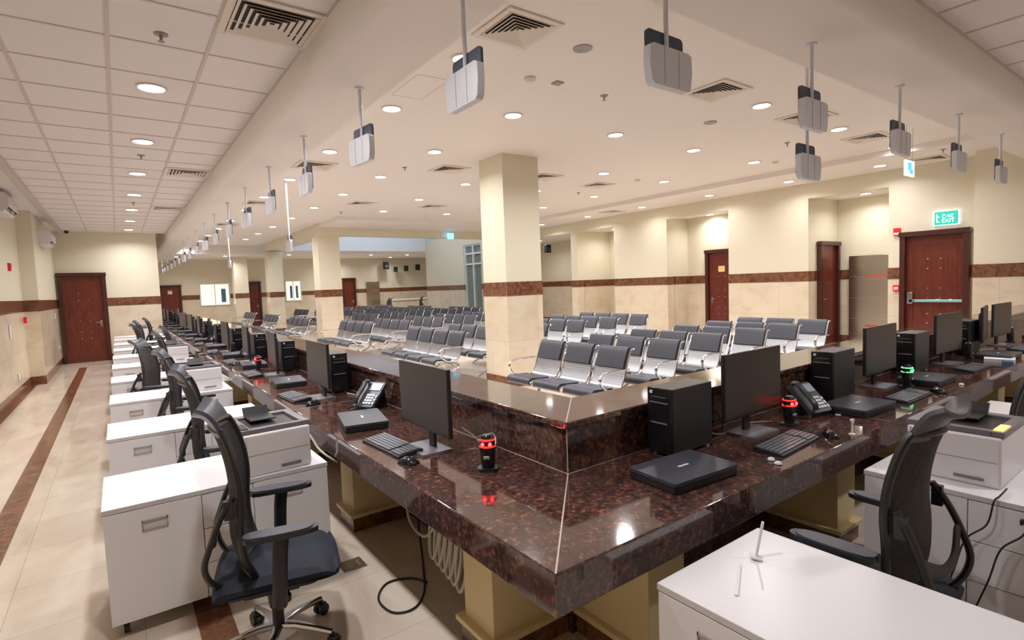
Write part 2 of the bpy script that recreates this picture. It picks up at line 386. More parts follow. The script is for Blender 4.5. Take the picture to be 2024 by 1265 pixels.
# ------------------------------------------------------------------ doors
def door(n_, plane, a0, a1, c, ztop, sgn, handle=1, sign=False, bar=False, studs=True, depth=.10):
    """plane 'y': door in a wall of constant y=c, spanning x a0..a1, face towards sgn*y; plane 'x' likewise"""
    Mx = Matrix.Translation((0, 0, 0))
    w_ = a1-a0
    if plane == 'y': Mx = Matrix.Translation((a0, c, 0)) if sgn < 0 else Matrix.Translation((a1, c, 0)) @ Matrix.Rotation(PI, 4, 'Z')
    else: Mx = (Matrix.Translation((c, a1, 0)) @ Matrix.Rotation(-PI/2, 4, 'Z')) if sgn < 0 else (Matrix.Translation((c, a0, 0)) @ Matrix.Rotation(PI/2, 4, 'Z'))
    # local: x along 0..w_, face to -y
    m = MB(); j = .09
    m.box(j, w_-j, -.03, 0, .005, ztop-j, M=Mx)
    for x0, x1 in ((j+.10, w_-j-.10),):
        for z0, z1 in ((.16, ztop-j-.16),):
            for q in ((x0, x1, z0, z0+.012), (x0, x1, z1-.012, z1)): m.box(q[0], q[1], -.036, -.03, q[2], q[3], M=Mx)
            for q in ((x0, x0+.012, z0, z1), (x1-.012, x1, z0, z1)): m.box(q[0], q[1], -.036, -.03, q[2], q[3], M=Mx)
    d = struct(m.build('door_%d' % n_, wood))
    m = MB(); m.box(0, j, -depth, 0, 0, ztop-j, M=Mx); m.box(w_-j, w_, -depth, 0, 0, ztop-j, M=Mx); m.box(-.015, w_+.015, -depth-.015, 0, ztop-j, ztop, M=Mx)
    m.build('door_frame', dwood, d, bevel=.006)
    if studs:
        for zc in (1.75, 1.2, .72):
            m = MB()
            for dx in (-.10, .10):
                for dz in (-.09, .09):
                    m.cyl((w_*.5+dx, -.03, zc+dz), (w_*.5+dx, -.045, zc+dz), .019, .012, 12, M=Mx)
            m.build('stud', chrome, d)
    hx = w_-j-.08 if handle > 0 else j+.08
    if bar:
        m = MB(); m.box(j+.06, w_-.02, -.10, -.06, 1.03, 1.085, M=Mx); m.box(j+.03, j+.12, -.10, -.03, 1.0, 1.22, 0, M=Mx); m.build('push_bar', chrome, d, bevel=.006)
        m = MB(); m.box(j+.16, w_-.04, -.103, -.10, 1.045, 1.078, M=Mx); m.build('bar_label', teal, d)
    else:
        m = MB(); m.cyl((hx, -.03, 1.05), (hx, -.08, 1.05), .012, seg=10, M=Mx); s_ = -1 if handle > 0 else 1
        m.box(min(hx, hx+.12*s_), max(hx, hx+.12*s_), -.09, -.07, 1.04, 1.06, M=Mx); m.box(hx-.02, hx+.02, -.036, -.03, .93, 1.1, M=Mx)
        m.build('door_handle', chrome, d, bevel=.003)
    if sign:
        m = MB(); m.box(w_*.4, w_*.6, -.036, -.03, 1.5+.28, 1.66+.28, M=Mx); m.build('door_sign', amber, d)
    return d
door(1, 'y', -1.24, -.22, YE-.012, 2.39, -1, 1)
door(2, 'x', 3.0, 4.06, XW-.012, 2.37, -1, -1, bar=True, depth=.13)
door(3, 'y', 12.78, 13.72, 5.83-.012, 2.36, -1, -1, studs=False)
door(4, 'x', 8.05, 9.0, 13.33-.012, 2.39, -1, -1, sign=True)
door(5, 'y', 1.55, 2.45, YF-.012, 2.2, -1, 1, sign=True, studs=False)
door(6, 'y', 5.2, 5.92, YF-.012, 2.27, -1, 1, studs=False)
door(7, 'y', 10.1, 10.85, YF-.012, 2.33, -1, 1, studs=False)
# pull plate on the recess door
m = MB(); m.box(12.9, 12.98, 5.765, 5.78, 1.35, 1.62); m.build('pull_plate', chrome, bpy.data.objects['door_3'], bevel=.004)
m = MB(); m.box(12.915, 12.965, 5.76, 5.765, 1.375, 1.595); m.build('plate_inset', dwood, bpy.data.objects['door_3'])
# ================================================================== LIGHT FITTINGS
ld = bpy.data.lights.new('downlight_beam', 'AREA'); ld.shape = 'DISK'; ld.size = .17; ld.energy = LAMP_W; ld.color = LAMP_C; ld.spread = math.radians(150)
dl = empty('downlight')
m = MB(); m.lathe([(.118, -.001), (.118, -.012), (.100, -.014), (.092, -.004)], 28); m.build('rim', ventm, dl)
m = MB(); m.lathe([(.094, -.002), (.094, -.008), (.02, -.008)], 28); m.build('lamp_lens', lampm, dl)
lo = bpy.data.objects.new('lamp', ld); C.objects.link(lo); lo.parent = dl; lo.location = (0, 0, -.02)
tag(dl, 'x', 'ceiling light', 'recessed downlights')
ld2 = ld.copy(); ld2.energy = LAMP_W*.5
def light(x, y, z, label):
    o = place(dl, x, y, z, 0, label)
    if x > 11:                       # weaker lamps along and inside the wall recesses
        for c in o.children:
            if c.type == 'LIGHT': c.data = ld2
for k in range(-2, 7):
    y = 5.67+1.98*k
    light(.365, y, ZG, ['round downlight in the tiled aisle ceiling behind the viewer, farther one', 'round downlight in the tiled aisle ceiling, straight over the viewer', 'round downlight beside the tiled aisle ceiling\'s nearest sprinkler, largest in that line'][k+2] if k < 1 else 'round downlight in the tiled aisle ceiling, %s beyond the largest one, toward the end door' % ORD[k-1])
for i, x in enumerate((4.0, 6.8, 9.6)): light(x, -.45, ZG, 'round downlight over the short counter\'s staff side, %s from the corner, above the printers' % ORD[i])  # unseen lamps, added to light the short counter's staff side
for i, y in enumerate((4.28, 5.87, 8.1, 10.4, 12.5, 14.6, 16.8, 19, 21.2, 23.4)):
    light(2.68, y, ZH, 'round downlight in the hall ceiling line closest to the long counter, %s from the corner' % ORD[i])
for i, y in enumerate((5.39, 7.41, 9.5, 11.55, 13.65, 15.8, 18, 20.2, 22.4)):
    light(4.05, y, ZH, 'round downlight in the hall ceiling line left of the front column, %s from the corner' % ORD[i])
for i, y in enumerate((5.39, 9.47, 11.56, 13.66)):
    light(5.85, y, ZH, 'round downlight in the ceiling line through the front column, %s from the short counter' % ORD[i])
for i, y in enumerate((5.42, 7.42, 9.5, 11.5, 13.56)):
    light(7.7, y, ZH, 'round downlight in the ceiling line right of the front column, %s from the short counter' % ORD[i])
for i, y in enumerate((5.45, 7.46, 9.54, 11.5, 13.6)):
    light(9.55, y, ZH, 'round downlight in the ceiling line over the last seat row, %s from the short counter' % ORD[i])
for i, x in enumerate((6.49, 8.57, 10.68)):
    light(x, 3.6, ZH, 'round downlight between square vents in the hall ceiling near the short counter, %s outward' % ORD[i])
for i, y in enumerate((4.2, 5.9, 7.82, 9.9, 12.0, 14.2)):
    light(11.7, y, ZP, 'round downlight in the low ceiling strip along the door wall, %s from the exit door' % ORD[i])
for i, (x, y, z) in enumerate(((13.2, 5.0, 3.33), (13.05, 8.7, 3.33), (13.3, 12.4, 3.33), (13.7, 14.6, 3.33), (13.7, 16.8, 3.33))):
    light(x, y, z, 'round downlight inside the %s wall recess counted from the exit door' % ORD[i] if i < 3 else 'round downlight in the deep open recess beyond the column, %s one' % ('nearer' if i == 3 else 'farther'))
for i, (x, y) in enumerate(((2.2, 27.5), (4.0, 27.0), (6.6, 26.6), (8.6, 26.6), (10.6, 26.6), (12.6, 26.6), (14.6, 26.6), (16.6, 26.6), (9.6, 28.8), (12.6, 28.8), (2.3, 25.0))):
    light(x, y, 3.38 if x < 5.6 and y > 25.5 else 3.42 if x > 5.6 else ZH, 'round downlight in the lowered ceiling by the back wall, %s from the counter end' % ORD[i])
# square vents
def vent(x, y, z, s, label, nb=6):
    e = empty('air_vent', (x, y, z)); tag(e, label, 'air vent', 'square louvred ceiling vents')
    m = MB()
    for i in range(4):
        R_ = Matrix.Rotation(PI/2*i, 4, 'Z'); m.box(-s/2-.05, s/2, -s/2-.05, -s/2, -.016, 0, M=R_)
    m.build('frame', ventm, e, bevel=.004)
    m = MB(); m.box(-s/2, s/2, -s/2, s/2, -.002, 0); m.build('dark_throat', ventd, e)
    m = MB()
    for j in range(nb):
        q = s/2*(1-j/nb)-.004; q2 = q-.022
        for i in range(4):
            R_ = Matrix.Rotation(PI/2*i, 4, 'Z')
            m.add([(-q, -q, -.014), (q, -q, -.014), (q2, -q2, -.004), (-q2, -q2, -.004), (-q, -q, -.017), (q, -q, -.017), (q2, -q2, -.007), (-q2, -q2, -.007)],
                  [(0, 1, 2, 3), (4, 7, 6, 5), (0, 4, 5, 1), (2, 6, 7, 3), (1, 5, 6, 2), (0, 3, 7, 4)], M=R_)
    m.build('louvre', ventm, e)
vent(2.76, 3.57, ZH, .44, 'largest square louvred vent, beside the display pole nearest the counter corner', 6)
vent(5.53, 3.58, ZH, .44, 'square louvred vent between the two displays hanging over the short counter', 6)
for i, (x, y) in enumerate(((7.5, 3.55), (9.55, 3.6))): vent(x, y, ZH, .46, 'square louvred vent %s short counter displays farther from the corner' % ('behind the tallest of the' if i == 0 else 'beside the second of the'))
for i, (x, y) in enumerate(((2.75, 9.1), (2.75, 13.4), (2.75, 17.8))): vent(x, y, ZH, .5, 'square louvred vent close to the long counter, %s in that line, behind hanging displays' % ORD[i])
for i, (x, y) in enumerate(((4.87, 8.4), (4.87, 12.6), (6.67, 12.45), (6.85, 8.2), (8.5, 8.4), (8.5, 12.4), (11.6, 10.9))):
    vent(x, y, ZH if x < 10.8 else ZP, .46, ['square louvred vent just left of the front column top', 'square louvred vent far left of the column toward the beam', 'square louvred vent far back in line with the column', 'square louvred vent half hidden by the column\'s far edge', 'square louvred vent right of the column over the seats', 'square louvred vent right of the column near the beam', 'square louvred vent in the low strip by the wall recesses'][i])
vent(11.9, 3.5, ZP, .46, 'square louvred vent at the low strip\'s near end, over the exit door')
vent(.97, 3.95, ZG, .5, 'large square louvred vent in the tiled ceiling near the bulkhead', 6)
vent(.97, 9.3, ZG, .5, 'smaller looking square vent in the tiled ceiling, second along the bulkhead', 6)
vent(.97, 13.2, ZG, .5, 'square vent in the tiled ceiling, farthest along the bulkhead', 6)
def sprinkler(x, y, z, label):
    e = empty('sprinkler', (x, y, z)); tag(e, label, 'sprinkler', 'ceiling sprinklers')
    m = MB(); m.lathe([(.045, 0), (.042, -.008), (.012, -.010)], 18); m.build('cover_plate', grommet, e)
    m = MB(); m.lathe([(.010, -.010), (.010, -.035), (.004, -.045), (.022, -.05), (.022, -.053)], 12); m.build('nozzle', grommet, e)
sprinkler(.369, 4.5, ZG, 'sprinkler in the tiled aisle ceiling, nearest one above its first bright downlight')
sprinkler(.37, 8.4, ZG, 'sprinkler in the tiled aisle ceiling between downlights, second along')
sprinkler(.37, 12.6, ZG, 'sprinkler in the tiled aisle ceiling, farthest along')
for x, y, t in ((4.53, 4.33, 'in the hall ceiling past the smoke detector'), (8.68, 4.4, 'in the hall ceiling over the right seat block'), (4.11, 8.6, 'in the hall ceiling left of the front column'), (11.2, 3.1, 'in the hall ceiling close to the exit door'), (8.8, 9.3, 'in the hall ceiling right of the front column'), (6.9, 9.8, 'in the hall ceiling just beyond the front column'), (4.9, 14.2, 'in the hall ceiling near the beam')):
    sprinkler(x, y, ZH if x < 10.8 else ZP, 'small sprinkler '+t)
def disc(name, x, y, z, prof, label, cat, mt):
    m = MB(); m.lathe(prof, 24); return tag(m.build(name, mt, loc=(x, y, z)), label, cat)
disc('ceiling_speaker', 3.47, 3.56, ZH, [(.085, 0), (.085, -.008), (.075, -.012), (.01, -.010)], 'flat round grey ceiling speaker near the large square vent', 'speaker', grommet)
disc('ceiling_speaker', 6.56, 4.35, ZH, [(.085, 0), (.085, -.008), (.075, -.012), (.01, -.010)], 'flat round grey ceiling speaker farther off, above the right seat block', 'speaker', grommet)
disc('smoke_detector', 3.49, 4.34, ZH, [(.06, 0), (.06, -.02), (.045, -.03), (.035, -.045), (.02, -.047)], 'round cream smoke detector beyond the flat ceiling speaker', 'smoke detector', ventm)
disc('smoke_detector', 8.87, 7.6, ZH, [(.06, 0), (.06, -.02), (.045, -.03), (.035, -.045), (.02, -.047)], 'round cream smoke detector right of the front column', 'smoke detector', ventm)
disc('smoke_detector', 9.9, 5.24, ZH, [(.06, 0), (.06, -.02), (.045, -.03), (.035, -.045), (.02, -.047)], 'round cream smoke detector behind the lowest hanging display', 'smoke detector', ventm)
m = MB(); m.box(-.05, .05, -.05, .05, -.012, 0); tag(m.build('ceiling_sensor', grommet, loc=(3.82, 4.30, ZH), bevel=.004), 'small square sensor plate beside the nearest smoke detector', 'sensor')
m = MB(); pl = [(2.49, 4.82), (2.83, 4.80), (2.84, 5.45), (2.50, 5.46)]
for i in range(4):
    a, b_ = Vector((*pl[i], ZH-.002)), Vector((*pl[(i+1) % 4], ZH-.002)); d_ = (b_-a).normalized()*.004; n_ = Vector((-d_.y, d_.x, 0))
    m.add([a+n_, b_+n_, b_-n_, a-n_, a+n_+Vector((0, 0, .002)), b_+n_+Vector((0, 0, .002)), b_-n_+Vector((0, 0, .002)), a-n_+Vector((0, 0, .002))], [(0, 1, 2, 3), (4, 7, 6, 5), (0, 4, 5, 1), (1, 5, 6, 2), (2, 6, 7, 3), (3, 7, 4, 0)])
struct(m.build('trim_4', tbar))
# ================================================================== SERVICE COUNTER (L shaped)
CX, CY, ZD, ZB, ZL = 1.03, 1.24, .77, .625, 1.02
JX, JY, LX, LY = 1.65, 1.87, 2.02, 2.24
AY1, BX1 = 27.0, 11.86
ct = empty('service_counter', (CX, CY, 0))
tag(ct, 'long L-shaped service counter of polished dark brown granite on cream piers', 'counter')
def L_slab(m, o_, i_, z0, z1):
    """L plan between outer corner o_ and inner corner i_ (staff side outer)"""
    pl = [(o_[0], AY1), (o_[0], o_[1]), (BX1, o_[1]), (BX1, i_[1]), (i_[0], i_[1]), (i_[0], AY1)]
    vv = [(x, y, z) for z in (z0, z1) for x, y in pl]
    fs = [(i, (i+1) % 6, 6+(i+1) % 6, 6+i) for i in range(6)]
    fs += [(0, 1, 4, 5), (1, 2, 3, 4), (6, 11, 10, 7), (7, 10, 9, 8)]
    return m.add(vv, fs)
def cpart(m, name, mt, **k):
    o = m.build(name, mt, **k); o.parent = ct; o.location = o.location-ct.location; return o
m = MB(); L_slab(m, (CX, CY), (JX+.02, JY+.02), ZB, ZD); cpart(m, 'worktop', gran, bevel=.006, seg=2)
m = MB(); L_slab(m, (JX, JY), (JX+.03, JY+.03), ZD, ZL-.035); cpart(m, 'upstand', gran, bevel=.001)
m = MB(); L_slab(m, (JX-.02, JY-.02), (LX, LY), ZL-.035, ZL); cpart(m, 'ledge', gran, bevel=.007, seg=2)
m = MB(); L_slab(m, (JX+.0, JY+.0), (JX+.14, JY+.14), 0, ZB); cpart(m, 'support_wall', pier_p)
m = MB(); L_slab(m, (JX+.14, JY+.14), (JX+.20, JY+.20), 0, ZL-.04); cpart(m, 'front_panel', gran)
m = MB(); L_slab(m, (JX-.014, JY-.014), (JX, JY), 0, .15); cpart(m, 'skirting', gran)
def strip(a, b_, z, wd=.003):
    m = MB()
    a = Vector((*a, z)); b_ = Vector((*b_, z)); d_ = (b_-a).normalized(); n_ = Vector((-d_.y, d_.x, 0))*wd; h = Vector((0, 0, .0006))
    m.add([a-n_, b_-n_, b_+n_, a+n_, a-n_+h, b_-n_+h, b_+n_+h, a+n_+h], [(0, 3, 2, 1), (4, 5, 6, 7), (0, 1, 5, 4), (1, 2, 6, 5), (2, 3, 7, 6), (3, 0, 4, 7)])
    cpart(m, 'stone_joint', joint)
strip((CX+.005, CY+.005), (JX, JY), ZD); strip((JX-.013, JY-.013), (LX-.006, LY-.006), ZL)
strip((JX-.002, JY+.0), (JX-.002, 9), ZD, .003); strip((JX, JY-.002), (BX1, JY-.002), ZD, .003)
m = MB(); m.box(JX-.003, JX+.001, JY-.003, JY+.001, ZD, ZL-.036); cpart(m, 'stone_joint', joint)
for k in range(8):
    y = 4.3+2.6*k
    strip((CX+.006, y), (JX, y), ZD, .0015); strip((JX-.01, y), (LX-.01, y), ZL, .0015)
for k in range(4):
    x = 3.66+2.5*k
    strip((x, CY+.006), (x, JY), ZD, .0015); strip((x, JY-.01), (x, LY-.01), ZL, .0015)
def pier(x0, x1, y0, y1):
    m = MB(); m.box(x0, x1, y0, y1, .12, ZB)
    m.box(x0-.035, x1, y0-.035, y1+.035, .10, .125)
    p = cpart(m, 'pier', pier_p, bevel=.003)
    m = MB(); m.box(x0-.015, x1, y0-.015, y1+.015, 0, .10); q = m.build('pier_base', band, p)
def pierB(x0, x1, y0, y1):
    m = MB(); m.box(x0, x1, y0, y1, .12, ZB); m.box(x0-.035, x1+.035, y0-.035, y1, .10, .125); p = cpart(m, 'pier', pier_p, bevel=.003)
    m = MB(); m.box(x0-.015, x1+.015, y0-.015, y1, 0, .10); m.build('pier_base', band, p)
pier(1.22, 1.65, 1.90, 2.14)
for k in range(1, 15): pier(1.22, 1.65, 1.90+1.72*k, 2.14+1.72*k)
pierB(1.68, 1.92, 1.43, 1.87)
for k in range(1, 7): pierB(1.68+1.72*k, 1.92+1.72*k, 1.43, 1.87)
# ================================================================== CREDENZAS
def credenza():
    """local: long axis x 0..1.07, fronts face -y, depth 0..0.62"""
    e = empty('credenza')
    L, D = 1.07, .62
    m = MB(); m.box(.004, L-.004, .02, D, .08, .635); m.build('body', white, e, bevel=.002)
    m = MB(); m.box(0, L, 0, D, .635, .66); m.build('top', white, e, bevel=.002)
    m = MB(); m.box(0, L, -.001, 0.0, .637, .658); m.build('edge_strip', cream_e, e)
    for i, (a, b_) in enumerate(((.004, .415), (.665, 1.066))):
        m = MB(); m.box(a, b_, 0, .018, .082, .632); d = m.build('door', white, e, bevel=.0015)
        c = (a+b_)/2; m = MB()
        for q in ((c-.055, c+.055, .560, .570), (c-.055, c+.055, .518, .524), (c-.055, c-.049, .518, .57), (c+.049, c+.055, .518, .57)): m.box(q[0], q[1], -.006, 0, q[2], q[3])
        m.box(c-.049, c+.049, -.0015, 0, .524, .56, 1)
        m.build('handle', [recess, cream_e], d, bevel=.001)
    for i in range(3):
        z0 = .082+i*.184
        m = MB(); m.box(.419, .661, 0, .018, z0, z0+.180); d = m.build('drawer', white, e, bevel=.0015)
        if i == 2:
            m = MB(); m.cyl((.60, 0, z0+.145), (.60, -.008, z0+.145), .009, seg=12); m.box(.596, .604, -.03, -.008, z0+.135, z0+.155); m.build('lock', blackp, d)
    for x in (.06, L-.06):
        for y in (.08, D-.07):
            m = MB(); m.cyl((x-.012, y, .028), (x+.012, y, .028), .028, seg=16); m.box(x-.016, x+.016, y-.018, y+.018, .045, .08); m.build('castor', blackp, e, bevel=.002)
    return e
cz = credenza()
for k in range(10):
    y = 3.20+1.62*k if k < 9 else 17.3
    place(cz, -.135, y, 0, 0, 'white credenza in the long aisle row, %s' % ('closest to the viewer, office chair before it' if k == 0 else 'last one, by the end door wall' if k == 9 else '%s from the front of the row' % ORD[k]), 'cabinet', 'white credenzas along the aisle')
for k in range(6):
    place(cz, 1.385+1.62*k, 1.14, 0, A90, 'white credenza by the short counter, %s' % ['nearest the counter corner, bare top with a white clip', 'second from the corner, carrying the printer with orange display', 'third from the corner, with paper on top', 'fourth from the corner', 'fifth from the corner', 'farthest from the corner'][k], 'cabinet', 'white credenzas behind the short counter')
# ================================================================== OFFICE CHAIRS (front = +y)
def office_chair():
    e = empty('office_chair')
    # seat
    m = MB(); prof = catmull([(-.235, .385), (-.225, .440), (-.1, .445), (.08, .450), (.21, .442), (.275, .405), (.268, .375), (.1, .392), (-.1, .388)], 4, True)
    def half(y): return .250 if y < .12 else .250-.04*((y-.12)/.15)**2
    ring = [(p[0], p[1]) for p in prof]; nx = 9; vv = []
    for i in range(nx):
        u = -1+2*i/(nx-1)
        for y, z in ring:
            sq = 1-.10*abs(u)**6; zz = .412+(z-.412)*sq - (.012*u*u if z > .412 else 0)+(.010*u*u if z < .412 else 0)
            vv.append((u*half(y), y*(1-.05*abs(u)**4), zz))
    nr = len(ring); fs = []
    for i in range(nx-1):
        for j in range(nr): fs.append((i*nr+j, i*nr+(j+1) % nr, (i+1)*nr+(j+1) % nr, (i+1)*nr+j))
    fs += [tuple(range(nr))[::-1], tuple(range((nx-1)*nr, nx*nr))]
    m.add(vv, fs, smooth=True); m.build('seat', seatf, e, sharp=60)
    m = MB(); m.prism(rrect(-.20, .20, -.20, .19, .05), .365, .395, 'z'); m.build('seat_pan', blackp, e, bevel=.004)
    # back: curved mesh shell
    SH = Matrix.Translation((0, .08, 0))
    prof = catmull([(-.205, .44), (-.242, .56), (-.248, .68), (-.240, .80), (-.248, .91), (-.272, 1.02), (-.298, 1.09)], 4)
    wd = catmull([(.175, 0), (.215, 0), (.228, 0), (.225, 0), (.210, 0), (.185, 0), (.160, 0)], 4)
    N_ = len(prof)-1
    def fn(u, v):
        i = min(int(round(v*N_)), N_); p = prof[i]; hw = wd[i][0]; a = (u*2-1)
        return (a*hw, p[0]+.055*a*a, p[1])
    m = MB(); m.grid(fn, 10, N_, .012, M=SH); m.build('backrest', mesh_f, e, sharp=60)
    # rim around the shell
    loop = [fn(0, j/N_) for j in range(N_+1)]+[fn(i/10, 1) for i in range(1, 10)]+[fn(1, 1-j/N_) for j in range(N_+1)]+[fn(1-i/10, 0) for i in range(1, 10)]
    m = MB(); m.tube(loop, .015, 8, closed=True, M=SH); m.build('back_rim', blackp, e)
    # headrest, flaring backwards
    hp = catmull([(-.284, 1.065), (-.300, 1.11), (-.325, 1.14), (-.362, 1.15)], 4); n2 = len(hp)-1
    def fh(u, v):
        i = min(int(round(v*n2)), n2); p = hp[i]; a = u*2-1; hw = .165-.005*v
        return (a*hw, p[0]+.045*a*a-.02*v*a*a, p[1]+.045*a*a*v)
    m = MB(); m.grid(fh, 10, n2, .016, M=SH); m.build('headrest', slate, e, sharp=60)
    # rear yoke: two tubes from mid back, bowed out and down to the seat
    for sx in (-1, 1):
        m = MB(); m.tube(catmull([(sx*.205, -.215, .82), (sx*.22, -.265, .74), (sx*.232, -.31, .63), (sx*.225, -.335, .54), (sx*.19, -.305, .45), (sx*.12, -.22, .385), (sx*.05, -.18, .35)], 5), .017, 8, rz=.013, M=SH)
        m.box(sx*.212-.014, sx*.212+.014, -.25, -.215, .73, .81, M=SH); m.build('back_yoke', blackp, e)
    m = MB(); m.tube(catmull([(-.215, -.295, .65), (-.1, -.315, .60), (0, -.32, .585), (.1, -.315, .60), (.215, -.295, .65)], 5), .012, 8, rz=.026, M=SH); m.build('lumbar_band', blackp, e)
    for sx in (-1, 1):
        m = MB(); m.tube(catmull([(sx*.22, .02, .33), (sx*.285, .02, .345), (sx*.300, .025, .42), (sx*.29, .035, .58), (sx*.285, .045, .645)], 5), .030, 10, rz=.016)
        m.build('arm_post', blackp, e)
        m = MB(); m.prism(catmull([(sx*.285-.040, -.09), (sx*.285+.040, -.09), (sx*.285+.045, .03), (sx*.285+.040, .13), (sx*.285+.02, .185), (sx*.285-.02, .185), (sx*.285-.040, .13), (sx*.285-.045, .03)], 3, True), .648, .668, 'z', 0)
        m.prism(catmull([(sx*.285-.033, -.08), (sx*.285+.033, -.08), (sx*.285+.036, .12), (sx*.285, .17), (sx*.285-.036, .12)], 3, True), .666, .674, 'z', 1)
        m.build('armrest', [blackp, greyp], e, bevel=.003)
    m = MB(); m.box(-.10, .10, -.13, .10, .305, .368); m.cyl((.10, .05, .33), (.17, .05, .325), .008, seg=8); m.cyl((.165, .05, .322), (.20, .05, .322), .016, seg=10)
    m.build('tilt_mechanism', blackp, e, bevel=.012)
    m = MB(); m.cyl((0, 0, .34), (0, 0, .20), .050, .034, 20); m.cyl((0, 0, .20), (0, 0, .10), .026, .026, 18); m.build('gas_column', blackp, e)
    for i in range(5):
        a = math.radians(60+72*i); R_ = Matrix.Rotation(a, 4, 'Z')
        m = MB(); m.tube([(0.0, 0, .105), (.09, 0, .108), (.18, 0, .095), (.265, 0, .078)], [.026, .022, .018, .014], 8, M=R_, rz=.014); m.build('base_arm', chrome, e)
        m = MB()
        for s_ in (-1, 1): m.cyl((.265, s_*.007, .029), (.265, s_*.026, .029), .029, seg=18, M=R_)
        m.cyl((.265, 0, .03), (.265, 0, .075), .008, seg=8, M=R_); m.box(.245, .285, -.020, .020, .045, .060, M=R_); m.build('castor', blackp, e, bevel=.003)
    return e
oc = office_chair()
G1 = 'black mesh office chairs behind the long counter'
chA = [(.51, 2.67, -103, 'black mesh office chair before the front credenza, whole from headrest to castors'),
       (.52, 4.28, -97, 'black mesh office chair directly behind the front credenza'),
       (.50, 5.92, -100, 'black mesh office chair between the second and third aisle credenzas'),
       (.36, 7.52, -112, 'black mesh office chair pulled out toward the aisle, sweeping curve over the white tops'),
       (.62, 9.18, -95, 'black mesh office chair beside the farther large printer'),
       (.80, 10.82, -90, 'black mesh office chair pushed close to the long counter, halfway down'),
       (.42, 12.42, -85, 'black mesh office chair far down the aisle, leftmost of the small ones'),
       (.50, 14.03, -95, 'black mesh office chair far down the aisle, behind the leftmost small one'),
       (.72, 15.65, -95, 'black mesh office chair last in the aisle row, near the end wall')]
for x, y, a, t in chA: place(oc, x, y, 0, math.radians(a), t, 'office chair', G1)
for x, y, a, t in [(2.36, .86, 2, 'black mesh office chair between the bare credenza and the printer credenza'),
                   (4.05, .86, 3, 'black mesh office chair at the second short counter place, by stacked paper'),
                   (5.75, .85, 0, 'black mesh office chair at the third short counter place'),
                   (11.3, 26.5, 100, 'dark office chair by the far back wall counter, beside the steel panel'), (13.1, 26.5, 80, 'dark office chair by the far back wall counter, close to the wall corner')]:
    place(oc, x, y, 0, math.radians(a), t, 'office chair', 'black mesh office chairs elsewhere')
# ================================================================== WAITING BENCHES (front = -y, seats along x)
def bench(n_):
    e = empty('waiting_bench'); P = .56; W = P*n_
    back = catmull([(.13, .455), (.17, .53), (.225, .68), (.285, .83), (.315, .865), (.345, .860)], 4)
    seat = catmull([(-.32, .375), (-.315, .415), (-.27, .437), (-.1, .425), (.08, .425), (.13, .455)], 4)
    pb = [p for p in back if .635 < p[1]]; 
    ps = [p for p in seat if p[0] < .02]
    for i in range(n_):
        x = -W/2+P*(i+.5)
        m = MB(); m.ribbon([tuple(p)[:2] for p in seat], x-.25, x+.25, .006); s_ = m.build('seat', perf, e)
        m = MB(); m.ribbon([(p[0]*1.0-.002, p[1]+.018) for p in ps], x-.235, x+.235, .03); m.build('seat_pad', pad, s_, bevel=.006)
        m = MB(); m.ribbon([tuple(p)[:2] for p in back], x-.25, x+.25, .006); b_ = m.build('backrest', perf, e)
        m = MB(); m.ribbon([(p[0]-.018, p[1]+.004) for p in pb], x-.225, x+.225, .03); m.build('back_pad', pad, b_, bevel=.006)
        for sx in (-1, 1):
            m = MB(); m.tube([(x+sx*.250, p[0], p[1]) for p in list(seat)[::2]+list(back)[::2]+[back[-1]]], .010, 6)
            m.build('side_rail', chrome, e)
    m = MB(); m.box(-W/2+.02, W/2-.02, -.03, .03, .33, .38); m.build('beam', steel, e, bevel=.006)
    for sx in (-1, 1):
        xa = sx*(W/2+.005)
        m = MB(); m.tube(catmull([(xa, .10, .40), (xa, -.10, .43), (xa, -.22, .50), (xa, -.25, .58), (xa, -.20, .635), (xa, -.10, .65), (xa, .10, .65), (xa, .21, .645)], 5), .020, 8, rz=.011); m.build('armrest', chrome, e)
        xl = sx*(W/2-.30)
        m = MB(); m.tube(catmull([(xl, -.27, .02), (xl, -.20, .055), (xl, -.06, .12), (xl, 0, .24), (xl, 0, .34)], 5), .020, 8); m.tube(catmull([(xl, .30, .02), (xl, .22, .05), (xl, .07, .11), (xl, .0, .20)], 5), .020, 8)
        m.cyl((xl, -.27, 0), (xl, -.27, .02), .022, seg=10); m.cyl((xl, .30, 0), (xl, .30, .02), .022, seg=10); m.build('leg', chrome, e)
    return e
b3, b4 = bench(3), bench(4)
ROWX = [4.44, 5.38, 6.30, 7.24, 8.18, 9.14]
rown = ['first row from the long counter', 'second row', 'third row', 'fourth row', 'fifth row', 'last row']
for i, x in enumerate(ROWX):
    place(b3, x, 5.02 if i < 3 else 4.92, 0, A90, 'three-seat charcoal bench in the block nearest the short counter, '+rown[i], 'bench', 'three-seat waiting benches')
for j, (yc, nm) in enumerate(((8.95, 'second block, behind the front column'), (13.05, 'third block, before the beam'), (17.3, 'fourth block, beside the beam column'), (21.0, 'fifth block, past the beam column'), (24.9, 'sixth block, by the back windows'))):
    for i, x in enumerate(ROWX if j < 2 else [4.2, 6.3, 7.24, 8.18, 9.14, 10.1]):
        nm2 = rown[i]
        place(b4, x, yc, 0, A90, 'four-seat charcoal bench, %s, %s' % (nm, nm2), 'bench', 'four-seat waiting benches')
